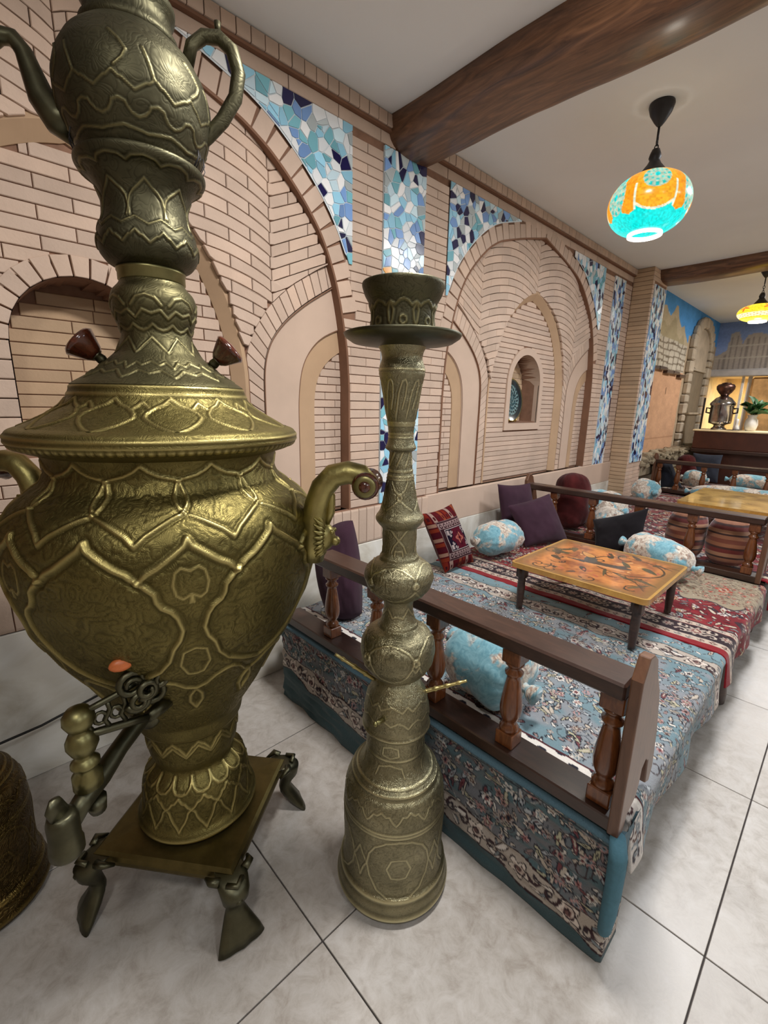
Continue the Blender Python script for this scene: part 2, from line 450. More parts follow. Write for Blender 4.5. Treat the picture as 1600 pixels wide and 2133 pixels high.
# ------------------------------------------------------------------ the room shell
WY = 2.095                      # face of the long brick wall
CZ = 3.03                       # ceiling
XE = 10.3                       # far end wall
rng = random.Random(7)
def struct(name, mb, m, label=None, cat=None):
    o = mb.build(name, m); tag(o, label, cat, kind='structure'); return o

# floor: dark bed + one object per stone tile
mb = MB(); mb.box((3.6, -1.0, -.03), (6.9, 3.2, .022)); floor = struct('floor', mb, M['grout'], 'large pale grey stone floor tiles laid square to the brick wall', 'floor')
TS = .766
tm = MB(); tm.box((0, 0, 0), (TS/2-.0022, TS/2-.0022, .006), .0012); tile_me = tm.mesh('floor_tile', M['tile'])
for i in range(-5, 13):
    for j in range(-6, 3):
        x0 = .565+TS*i; y0 = .04+TS*j
        if y0+TS > WY+.3: continue
        o = new_obj('floor_tile', tile_me, floor, (x0+TS/2, y0+TS/2, -.006))
# ceiling
mb = MB(); mb.box((3.6, -1.0, CZ+.05), (6.9, 3.3, .05)); ceiling = struct('ceiling', mb, M['ceiling'], 'plain off white plaster ceiling above the brick wall', 'ceiling')
# unseen sides of the room (plain paint)
mb = MB(); mb.box((3.6, -4.1, 1.5), (6.9, .05, 1.6)); struct('wall_right', mb, M['wallpaint'], 'plain painted wall opposite the brick arches', 'wall')
mb = MB(); mb.box((-3.15, -1.0, 1.5), (.05, 3.1, 1.6)); struct('wall_back', mb, M['wallpaint'], 'plain painted wall behind the brass vessels', 'wall')

# ---- shapes of an arched bay, in (offset from centre, height)
ARCH = [(0, 2.862), (.1, 2.838), (.22, 2.81), (.37, 2.773), (.53, 2.728), (.66, 2.69), (.79, 2.62), (.89, 2.54), (.98, 2.455), (1.06, 2.36), (1.12, 2.25), (1.17, 2.12), (1.205, 1.98), (1.24, 1.8), (1.255, 1.6), (1.26, .87)]
CARCH = [(0, 2.445), (.1, 2.42), (.2, 2.375), (.315, 2.305), (.42, 2.205), (.5, 2.085), (.56, 1.95), (.605, 1.81), (.63, 1.65), (.632, 1.5), (.632, .875)]
SO = [(1.19, 2.125), (1.1, 2.07), (1.01, 2.015), (.93, 1.955), (.875, 1.91), (.82, 1.85), (.78, 1.795), (.75, 1.72), (.738, 1.64), (.736, 1.5), (.742, .875)]
SM = [(1.235, 1.905), (1.17, 1.88), (1.1, 1.845), (1.05, 1.8), (1.005, 1.745), (.975, 1.68), (.96, 1.6), (.95, 1.5), (.95, .875)]
SI = [(1.245, 1.79), (1.2, 1.77), (1.155, 1.735), (1.11, 1.69), (1.08, 1.64), (1.062, 1.57), (1.056, 1.5), (1.056, .875)]
SV = [(1.17, 2.235), (1.036, 2.16), (.9, 2.07), (.77, 1.953), (.697, 1.85), (.655, 1.76), (.638, 1.68), (.636, 1.5), (.636, .875)]
def dense(c, st=.03):
    out = [c[0]]
    for a, b in zip(c[:-1], c[1:]):
        n = max(1, int(math.hypot(b[0]-a[0], b[1]-a[1])/st))
        out += [(a[0]+(b[0]-a[0])*k/n, a[1]+(b[1]-a[1])*k/n) for k in range(1, n+1)]
    return out
def smooth_curve(c, it=2):
    c = dense(c, .02)
    for _ in range(it*3):
        c = [c[0]] + [((c[i-1][0]+2*c[i][0]+c[i+1][0])/4, (c[i-1][1]+2*c[i][1]+c[i+1][1])/4) for i in range(1, len(c)-1)] + [c[-1]]
    return c
ARCH, CARCH, SO, SM, SI, SV = [smooth_curve(c) for c in (ARCH, CARCH, SO, SM, SI, SV)]
def zat(c, x):
    """height of a falling (or rising) curve at |x|"""
    xs = np.array([p[0] for p in c]); zs = np.array([p[1] for p in c])
    o = np.argsort(xs, kind='stable'); return float(np.interp(abs(x), xs[o], zs[o]))
def resample(c, st):
    L = [0]
    for a, b in zip(c[:-1], c[1:]): L.append(L[-1]+math.hypot(b[0]-a[0], b[1]-a[1]))
    n = max(1, int(round(L[-1]/st))); q = np.linspace(0, L[-1], n+1)
    X = np.interp(q, L, [p[0] for p in c]); Z = np.interp(q, L, [p[1] for p in c])
    return list(zip(X, Z))
def offset(c, d):
    """curve moved sideways by d (positive: to the left of its direction)"""
    out = []
    for i, p in enumerate(c):
        a = c[max(0, i-1)]; b = c[min(len(c)-1, i+1)]; t = (b[0]-a[0], b[1]-a[1]); L = math.hypot(*t)+1e-9
        out.append((p[0]-t[1]/L*d, p[1]+t[0]/L*d))
    return out

def strip(mb, A, yA, B, yB):
    n = len(A)
    vs = [(a[0], yA, a[1]) for a in A]+[(b[0], yB, b[1]) for b in B]
    mb.add(vs, [(i, i+1, n+i+1, n+i) for i in range(n-1)])

BRK = {}
def brick_mesh(m, key='brick'):
    """unit brick: x 0..1, front face at y=0, back at y=1, z 0..1 with a chamfered front"""
    if (m.name, key) in BRK: return BRK[(m.name, key)]
    b = .012; c = .05
    vs = [(0, .2, 0), (1, .2, 0), (1, .2, 1), (0, .2, 1), (b, 0, c), (1-b, 0, c), (1-b, 0, 1-c), (b, 0, 1-c), (0, 1, 0), (1, 1, 0), (1, 1, 1), (0, 1, 1)]
    fs = [(4, 5, 6, 7), (0, 1, 5, 4), (1, 2, 6, 5), (2, 3, 7, 6), (3, 0, 4, 7), (8, 9, 1, 0), (9, 10, 2, 1), (10, 11, 3, 2), (11, 8, 0, 3)]
    q = MB(); q.add(vs, fs); BRK[(m.name, key)] = q.mesh('brick', m); return BRK[(m.name, key)]
class BrickBed:
    """places bricks as parts of one parent; past 300 the smallest go into one joined mesh"""
    def __init__(s, parent, m, eye=(0, 0, 1.5), cap=300): s.p = parent; s.m = m; s.items = []; s.cap = cap; s.eye = Vector(eye)
    def size(s, c, w, h, n=(0, -1, 0)):
        d = Vector(c)-s.eye; return w*h*abs(d.normalized().dot(Vector(n)))/d.length_squared
    def rect(s, x0, x1, z0, z1, y, depth=.012, axis='y', g=.0019):
        """brick on a wall facing -y (axis y) or facing -x (axis x: x0,x1 run along y)"""
        if x1-x0 < .012 or z1-z0 < .012: return
        x0, x1, z0, z1 = x0+g, x1-g, z0+g, z1-g; y += rng.uniform(-.0012, .0012)
        c = ((x0+x1)/2, y, (z0+z1)/2) if axis == 'y' else (y, (x0+x1)/2, (z0+z1)/2)
        s.items.append((s.size(c, x1-x0, z1-z0, (0, -1, 0) if axis == 'y' else (-1, 0, 0)), 'r', (x0, x1, z0, z1, y, depth, axis)))
    def mesh(s, vs, fs):
        c = Vector(np.mean(np.array(vs), 0)); a = np.array(vs)
        ext = a.max(0)-a.min(0); s.items.append((s.size(c, ext[0], ext[2]), 'm', (vs, fs)))
    def flush(s, piece='brick', rest='small_brick_courses'):
        s.items.sort(key=lambda t: -t[0]); me = brick_mesh(s.m); J = MB()
        tv = [tuple(v.co) for v in me.vertices]; tf = [tuple(p.vertices) for p in me.polygons]
        for k, (a, kind, d) in enumerate(s.items):
            if kind == 'r':
                x0, x1, z0, z1, y, dp, ax = d
                if k < s.cap:
                    if ax == 'y': new_obj(piece, me, s.p, (x0, y, z0), (0, 0, 0), (x1-x0, dp, z1-z0))
                    else: new_obj(piece, me, s.p, (y, x1, z0), (0, 0, -PI/2), (x1-x0, dp, z1-z0))
                else:
                    if ax == 'y': J.add([(x0+(x1-x0)*p[0], y+dp*p[1], z0+(z1-z0)*p[2]) for p in tv], tf)
                    else: J.add([(y+dp*p[1], x1-(x1-x0)*p[0], z0+(z1-z0)*p[2]) for p in tv], tf)
            else:
                vs, fs = d
                if k < s.cap:
                    c = np.mean(np.array(vs), 0); q = MB(); q.add([tuple(np.array(v)-c) for v in vs], fs); q.build(piece, s.m, s.p, tuple(c))
                else: J.add(vs, fs)
        if J.v: tag(J.build(rest, s.m, s.p), kind='stuff')
def poly_brick(poly, y, depth=.012, chamf=.0022):
    """polygon (x,z) -> small chamfered block facing -y"""
    c = np.mean(np.array(poly), 0); n = len(poly)
    a = np.array(poly); d = a-c; L = np.linalg.norm(d, axis=1)[:, None]; inn = a-d/L*np.minimum(chamf, L*.4)
    if callable(y): yy = [y(p[0], p[1]) for p in poly]
    else: yy = [y]*n
    vs = [(p[0], yy[i]+chamf, p[1]) for i, p in enumerate(a)]+[(p[0], yy[i], p[1]) for i, p in enumerate(inn)]+[(p[0], yy[i]+depth, p[1]) for i, p in enumerate(a)]
    fs = [tuple(range(n, 2*n))]+[(i, (i+1) % n, n+(i+1) % n, n+i) for i in range(n)]+[(2*n+i, 2*n+(i+1) % n, (i+1) % n, i) for i in range(n)]
    return vs, fs

# ---- the flat wall: mortar bed with the two arched bays cut out
B1, B2 = .46, 3.82
XL, XR = -3.05, 5.87
mb = MB(); by = WY+.009
def wall_quad(x0, x1, z0, z1): mb.add([(x0, by, z0), (x1, by, z0), (x1, by, z1), (x0, by, z1)], [(0, 1, 2, 3)])
wall_quad(XL, B1-1.26, .6, CZ); wall_quad(B1+1.26, B2-1.26, .6, CZ); wall_quad(B2+1.26, XR, .6, CZ); wall_quad(XL, XR, -.02, .87)
for c in (B1, B2):
    for sg in (-1, 1):
        up = [(c+sg*p[0], p[1]) for p in ARCH]; top = [(p[0], CZ) for p in up]
        strip(mb, up, by, top, by)
        lo = [(c+sg*p[0], p[1]) for p in ARCH if p[1] < 2.0]
wall = struct('wall_left', mb, M['mortar'], 'long tan brick wall with two arched alcoves', 'wall')
fix_normals(wall.data)
sol = MB(); sol.box(((XL+XR)/2, WY+.42, 1.5), ((XR-XL)/2, .05, 1.6)); sol.build('wall_core', M['wallpaint'], wall)
bed = BrickBed(wall, M['brick'], cap=300)
RH = .0496                                             # course height
def ring_out(c, x, w=.115):
    return None
RING = {}
for c in (B1, B2):
    RING[c] = offset(ARCH, .0)
def outer_at(c, z):
    """|offset| of the voussoir ring's outer edge at height z"""
    o = offset(ARCH, .10); zs = [p[1] for p in o][::-1]; xs = [p[0] for p in o][::-1]
    return float(np.interp(z, zs, xs))
def in_z(z): return float(np.interp(z, [p[1] for p in ARCH][::-1], [p[0] for p in ARCH][::-1]))
def courses(xa, xb, z0, z1, L=.235, y=WY, odd=0):
    k = 0; z = z0
    while z+RH <= z1+.01:
        a, b = (xa(z+RH/2) if callable(xa) else xa), (xb(z+RH/2) if callable(xb) else xb)
        ph = 0 if (k+odd) % 2 == 0 else L/2
        base = xb if not callable(xb) else xa
        x = base-ph - math.ceil((base-a+L)/L)*L
        while x < b:
            bed.rect(max(a, x), min(b, x+L), z, min(z1, z+RH), y); x += L
        z += RH; k += 1
SPR = 1.97                                             # ring starts here
def r_edge1(z): return B1+(outer_at(B1, z) if z > SPR else in_z(z))
def l_edge2(z): return B2-(outer_at(B2, z) if z > SPR else in_z(z))
def r_edge2(z): return B2+(outer_at(B2, z) if z > SPR else in_z(z))
# piers beside the mosaic strips
courses(lambda z: max(r_edge1(z), 1.735 if z > 2.24 else 0), 1.965, .872, 2.888)
courses(2.315, lambda z: min(l_edge2(z), 2.545 if z > 2.24 else 9), .872, 2.888, odd=1)
courses(lambda z: max(r_edge2(z), 5.08 if z > 2.33 else 0), 5.345, .872, 2.888)
courses(5.645, XR, .872, 2.888, odd=1)
# plain course under the cornice
x = .2
while x < XR:
    bed.rect(x, min(XR, x+.29), 2.893, 2.954, WY-.002); x += .29
# wedge blocks around each arch
for c in (B1, B2):
    for sg in (-1, 1):
        if c == B1 and sg < 0: continue
        A = [p for p in ARCH if p[1] > SPR]; R = resample(A, .082)
        for i in range(len(R)-1):
            a, b = R[i], R[i+1]; t = (b[0]-a[0], b[1]-a[1]); L = math.hypot(*t); nx, nz = -t[1]/L, t[0]/L
            w = .10+(.014 if i % 2 else 0.0); gx, gz = t[0]/L*.0028, t[1]/L*.0028
            # block follows brick courses outside: slightly skewed
            p = [(a[0]+gx+nx*.004, a[1]+gz+nz*.004), (b[0]-gx+nx*.004, b[1]-gz+nz*.004), (b[0]-gx+nx*w, b[1]-gz+nz*w), (a[0]+gx+nx*w, a[1]+gz+nz*w)]
            p = [(c+sg*q[0], min(2.952, q[1])) for q in p]
            if sg < 0: p = p[::-1]
            v, f = poly_brick(p, WY-.003, .014); bed.mesh(v, f)
bed.flush()
# arch edge (brown painted arris + reveal)
for c in (B1, B2):
    e = MB()
    for sg in (-1, 1):
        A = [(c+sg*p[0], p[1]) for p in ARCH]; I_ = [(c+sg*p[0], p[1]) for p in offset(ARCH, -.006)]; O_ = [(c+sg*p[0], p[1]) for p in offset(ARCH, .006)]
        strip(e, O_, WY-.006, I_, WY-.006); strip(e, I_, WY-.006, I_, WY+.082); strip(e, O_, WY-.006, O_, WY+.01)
    fix_normals_me = e.build('arch_edge', M['reveal'], wall)
# cornice: soldier bricks under the ceiling, brown line below
mb = MB(); mb.box(((XL+XR)/2, WY-.008, 2.994), ((XR-XL)/2, .012, .036)); trim1 = struct('trim_1', mb, M['mortar'], 'brick cornice running along the ceiling edge', 'cornice')
tb = BrickBed(trim1, M['brick'], cap=300)
x = .3
while x < XR-.05:
    tb.rect(x, x+.0663, 2.965, 3.0285, WY-.034, .02); x += .0663
tb.flush()
q = MB(); q.box(((XL+XR)/2, WY-.012, 2.9585), ((XR-XL)/2, .012, .006)); q.build('cornice_line', M['reveal'], trim1)
# plinth band under the bays, marble skirting below
mb = MB(); mb.box(((XL+2.42)/2, WY, .7525), ((2.42-XL)/2, .012, .1175)); trim2 = struct('trim_2', mb, M['mortar'], 'band of upright bricks under the near alcove', 'plinth')
tb = BrickBed(trim2, M['brick'], cap=300); x = -.25
while x < 2.4:
    tb.rect(x, x+.0655, .637, .868, WY-.022, .016); x += .0655
tb.flush()
mb = MB(); mb.box(((2.42+XR)/2, WY, .7525), ((XR-2.42)/2, .02, .1175), .004); struct('trim_3', mb, M['plaster'], 'plain tan plaster band under the far alcove', 'plinth')
mb = MB(); mb.box(((XL+XE)/2, WY+.012, .31), ((XE-XL)/2, .02, .325)); bb = struct('baseboard_left', mb, M['grout'], 'white marble skirting slabs at the foot of the brick wall', 'skirting')
sl = MB(); sl.box((0, 0, 0), (.298, .008, .3165), .002); sme = sl.mesh('marble_slab', M['marble'])
for k in range(-4, 17): new_obj('marble_slab', sme, bb, (.12+.6*k, WY-.0155, .317))

# ---- the two alcoves
RP = WY+.035; CP = RP+.04; NP = RP+.032
def bay(c, name, label, joints, dmin, niche_frame):
    """dmin: leftmost offset that the photograph can see"""
    # mortar bed as a stepped height field
    st = .0125; xs = np.arange(-1.26, 1.2601, st); zs = np.arange(.86, 2.8701, st)
    X, Z = np.meshgrid(xs, zs, indexing='ij'); AX = np.abs(X)
    ca = np.interp(AX, [p[0] for p in CARCH], [p[1] for p in CARCH], right=0); ca[AX > .632] = 0
    soz = np.interp(AX, [p[0] for p in SO][::-1], [p[1] for p in SO][::-1]); ins = (AX > .742) & (Z < soz)
    Y = np.full(X.shape, RP+.012)
    Y[Z < ca] = CP+.008; Y[ins] = NP+.008
    hole = (AX < .25) & (Z > 1.36) & (Z < 1.70+np.sqrt(np.clip(.25**2-AX**2, 0, None)))
    # soften: keep holes out by pushing the bed to the niche back
    Y[hole] = CP+.19
    P = np.stack([X+c, Y, Z], -1)
    me = grid_mesh(name, P, M['mortar'], smooth=False); root = new_obj(name, me); tag(root, label, 'alcove', kind='structure')
    # plaster bands
    def band(nm, m, curves, sides=(-1, 1)):
        for sg in sides:
            if sg < 0 and c+sg*.7 < dmin+c-.2 and c == B1: continue
            e = MB()
            for A, ya, Bc, yb in curves:
                n = max(len(A), len(Bc)); A2, B2_ = resample_n(A, n), resample_n(Bc, n)
                strip(e, [(c+sg*p[0], p[1]) for p in A2], ya, [(c+sg*p[0], p[1]) for p in B2_], yb)
            o = e.build(nm, m, root); fix_normals(o.data)
            o.data.polygons.foreach_set('use_smooth', [False]*len(o.data.polygons))
    CI = offset(CARCH, -.052)
    CI[0] = (0, CI[0][1]); band('centre_arch_band', M['ochre'], [(offset(CARCH, .02), RP-.004, CARCH, RP-.004), (CARCH, RP-.004, CI, CP-.001), (offset(CARCH, .02), RP-.004, offset(CARCH, .02), RP+.02), (CI, CP-.001, CI, CP+.012)])
    band('side_arch_band', M['plaster'], [(SO, RP-.002, SO, RP+.010), (SO, RP+.010, offset(SM, -.006), RP+.014), (offset(SM, -.006), RP+.014, SM, RP+.018), (SM, RP+.018, SM, RP+.026)])
    band('side_arch_lining', M['ochre'], [(SM, RP+.023, SI, RP+.026), (SI, RP+.026, SI, NP+.012)])
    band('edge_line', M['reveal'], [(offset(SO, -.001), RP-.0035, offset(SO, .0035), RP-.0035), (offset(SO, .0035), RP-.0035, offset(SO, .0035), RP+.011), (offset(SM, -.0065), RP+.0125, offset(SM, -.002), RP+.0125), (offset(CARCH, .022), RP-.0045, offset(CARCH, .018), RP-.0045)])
    bd = BrickBed(root, M['brick'], cap=300)
    # centre panel courses (interrupted by the niche and its frame)
    fr = .31; z = .88; k = 0
    while z < 2.39:
        zc = z+RH/2; hw = min(.58, float(np.interp(zc, [p[1] for p in CI][::-1], [p[0] for p in CI][::-1])))
        spans = [(-hw, hw)]
        top = 1.70+math.sqrt(max(0, fr**2)) + .0
        if 1.30 < zc < 1.70: spans = [(-hw, -fr), (fr, hw)]
        elif 1.70 <= zc < 1.70+fr:
            w = math.sqrt(max(1e-6, fr**2-(zc-1.70)**2)); spans = [(-hw, -w), (w, hw)]
        for a, b in spans:
            if joints:
                x = -2.3-(.115 if k % 2 else 0)
                while x < b:
                    if x+.23 > a and min(b, x+.23) > dmin: bd.rect(c+max(a, x), c+min(b, x+.23), z, z+RH, CP)
                    x += .23
            else: bd.rect(c+a, c+b, z, z+RH*.82, CP)
        z += RH if joints else RH*.82; k += 1
    # small bricks inside the side niches
    for sg in (-1, 1):
        if c == B1 and sg < 0: continue
        z = .88; k = 0; h = RH*.86
        while z < 1.78:
            zc = z+h/2; a = float(np.interp(zc, [p[1] for p in SI][::-1], [p[0] for p in SI][::-1])); b = 1.25
            x = a-(.075 if k % 2 else .0)
            while x < b:
                lo, hi = max(a, x), min(b, x+.15)
                if hi-lo > .012: bd.rect(*sorted((c+sg*lo, c+sg*hi)), z, min(1.79, z+h), NP)
                x += .15
            z += h; k += 1
    # ring blocks outside the side niches
    for sg in (-1, 1):
        if c == B1 and sg < 0: continue
        R = resample(SO, .052)
        V = resample_n(SV, len(R))
        for i in range(len(R)-1):
            g = .04
            def lerp(p, q, t): return (p[0]+(q[0]-p[0])*t, p[1]+(q[1]-p[1])*t)
            a, b = lerp(R[i], R[i+1], g), lerp(R[i], R[i+1], 1-g); d, e_ = lerp(V[i], V[i+1], g), lerp(V[i], V[i+1], 1-g)
            a, b = lerp(a, d, .05), lerp(b, e_, .05)
            p = [(c+sg*q[0], q[1]) for q in (a, b, e_, d)]
            v, f = poly_brick(p, RP, .012); bd.mesh(v, f)
    # vault courses: curved rows between the inner arches and the big arch
    CR = .80
    def bmp(x):
        x = abs(x)
        return .085*math.sin(PI*min(1, x/CR))**.8 if x < CR else (x-CR)*.45
    def rel(X_, Z_=0):
        x = abs(X_-c); return RP-.028*math.sin(PI*min(1, x/CR))**.7 - (.0 if x < CR else min(.02, (x-CR)*.06))
    def low(x):
        ax = abs(x)
        if ax < .634: return zat(CARCH, ax)+.006
        return zat([p for p in SV if p[1] > 1.6], ax)+.004
    def high(x): return zat(ARCH, x)-.004
    row = -12; h = RH*1.06
    while True:
        z0 = 1.55+row*h
        if z0 > 2.9: break
        L = .215; x = -1.25-(L/2 if row % 2 else 0)
        while x < 1.25:
            xa, xb = x, x+L
            cuts = [xa]+[q for q in (-CR, 0, CR) if xa+.03 < q < xb-.03]+[xb]
            for s0, s1 in zip(cuts[:-1], cuts[1:]):
                s0, s1 = max(s0+(.0018 if joints else .0006), -1.23), min(s1-(.0018 if joints else .0006), 1.23)
                if s1-s0 < .015 or s1 < dmin: continue
                n = max(2, int((s1-s0)/.022)+1); cols = []
                for t in np.linspace(s0, s1, n):
                    zb = max(z0+bmp(t)+.0018, low(t)); zt = min(z0+h+bmp(t)-.0018, high(t))
                    cols.append((t, zb, zt))
                run = []
                def emit(run):
                    if len(run) < 2: return
                    if max(r[2]-r[1] for r in run) < .012: return
                    poly = [(c+t, zb) for t, zb, zt in run]+[(c+t, zt) for t, zb, zt in run[::-1]]
                    if sum(1 for _ in poly) < 3: return
                    v, f = poly_brick(poly, rel, .02, .003); bd.mesh(v, f)
                for col in cols:
                    if col[2]-col[1] > .003: run.append(col)
                    else: emit(run); run = []
                emit(run)
            x += L
        row += 1
    bd.flush()
    # central niche: lining, sill, frame
    e = MB(); n = 20; yb = CP+.175
    pts = [(-.25, 1.36), (-.25, 1.70)]+[(.25*math.cos(a), 1.70+.25*math.sin(a)) for a in np.linspace(PI, 0, n)]+[(.25, 1.70), (.25, 1.36)]
    strip(e, [(c+p[0], p[1]) for p in pts], CP-.002, [(c+p[0], p[1]) for p in pts], yb)
    e.add([(c+p[0], yb, p[1]) for p in pts], [tuple(range(len(pts)))])
    e.add([(c-.25, CP-.002, 1.36), (c+.25, CP-.002, 1.36), (c+.25, yb, 1.36), (c-.25, yb, 1.36)], [(0, 1, 2, 3)])
    o = e.build('niche_lining', M['plaster'] if not joints else M['mortar'], root)
    nb = BrickBed(root, M['brick_dark'], cap=120); z = 1.364; k = 0
    while z < 1.92:
        w = .248 if z+RH < 1.70 else math.sqrt(max(0, .248**2-(z+RH-1.70)**2))
        x = -w
        while x < w-.02:
            nb.rect(c+x, c+min(w, x+.2+(.05 if k % 2 else 0)), z, z+RH, yb-.006, .008); x += .2+(.05 if k % 2 else 0)
        z += RH; k += 1
    nb.flush()
    if niche_frame:
        e = MB(); o1 = [(-.31, 1.30), (-.31, 1.70)]+[(.31*math.cos(a), 1.70+.31*math.sin(a)) for a in np.linspace(PI, 0, 24)]+[(.31, 1.70), (.31, 1.30)]
        i1 = [(-.25, 1.36), (-.25, 1.70)]+[(.25*math.cos(a), 1.70+.25*math.sin(a)) for a in np.linspace(PI, 0, 24)]+[(.25, 1.70), (.25, 1.36)]
        o1 = [(c+p[0], p[1]) for p in o1]; i1 = [(c+p[0], p[1]) for p in i1]
        strip(e, o1+[o1[0]], CP-.012, i1+[i1[0]], CP-.012); strip(e, o1+[o1[0]], CP-.012, o1+[o1[0]], CP+.006); strip(e, i1+[i1[0]], CP-.012, i1+[i1[0]], CP+.004)
        o = e.build('niche_frame', M['plaster'], root); fix_normals(o.data)
    else:
        fb = BrickBed(root, M['brick'], cap=60); N = 15
        for k in range(N):
            a0, a1 = PI*k/N+.012, PI*(k+1)/N-.012
            p = [(c+r*math.cos(a), 1.70+r*math.sin(a)) for r, a in ((.252, a1), (.252, a0), (.325, a0), (.325, a1))]
            v, f = poly_brick(p[::-1], CP-.006, .014); fb.mesh(v, f)
        z = 1.36
        while z < 1.69:
            for s0, s1 in ((-.325, -.252), (.252, .325)): fb.rect(c+s0, c+s1, z, z+.068, CP-.006, .014)
            z += .068
        fb.flush()
    return root
def resample_n(c, n):
    L = [0]
    for a, b in zip(c[:-1], c[1:]): L.append(L[-1]+math.hypot(b[0]-a[0], b[1]-a[1]))
    q = np.linspace(0, L[-1], n); return list(zip(np.interp(q, L, [p[0] for p in c]), np.interp(q, L, [p[1] for p in c])))
bay1 = bay(B1, 'wall_alcove_near', 'arched brick alcove with ribbed vault behind the big samovar', True, -.5, False)
bay2 = bay(B2, 'wall_alcove_far', 'arched brick alcove whose small niche holds the dark plate', False, -1.3, True)

# ---- beams
def log_beam(name, label, xc, w, drop, y0, y1, seed):
    r = np.random.RandomState(seed); ny, na = 70, 26
    ys = np.linspace(y0, y1, ny); a = np.linspace(0, 2*PI, na, endpoint=False)
    P = np.zeros((na, ny, 3)); wob = np.cumsum(r.randn(ny, 3)*.006, 0); wob -= np.linspace(0, 1, ny)[:, None]*wob[-1]
    for j in range(ny):
        ww = w*(1+.05*math.sin(ys[j]*4+seed)+wob[j, 0]); dd = drop*(1+.09*math.sin(ys[j]*5.3+1.2*seed)+wob[j, 1]*2)
        ca, sa = np.cos(a), np.sin(a); e = .62
        P[:, j, 0] = xc+ww*np.sign(ca)*np.abs(ca)**e*(1-.12*(sa < 0)*np.abs(sa)); P[:, j, 1] = ys[j]; P[:, j, 2] = CZ-.02+dd*np.sign(sa)*np.abs(sa)**e
    me = grid_mesh(name, P, M['log'], wrap_u=True, flip=True); o = new_obj(name, me); tag(o, label, 'beam', kind='structure'); return o
log_beam('ceiling_beam', 'rough brown log beam crossing the ceiling beside the turquoise lamp', 2.19, .21, .125, -4.0, WY+.02, 3)
log_beam('ceiling_beam', 'brown log beam crossing the ceiling beyond the pillar, beside the yellow lamp', 6.28, .22, .1, -4.0, WY+.02, 5)

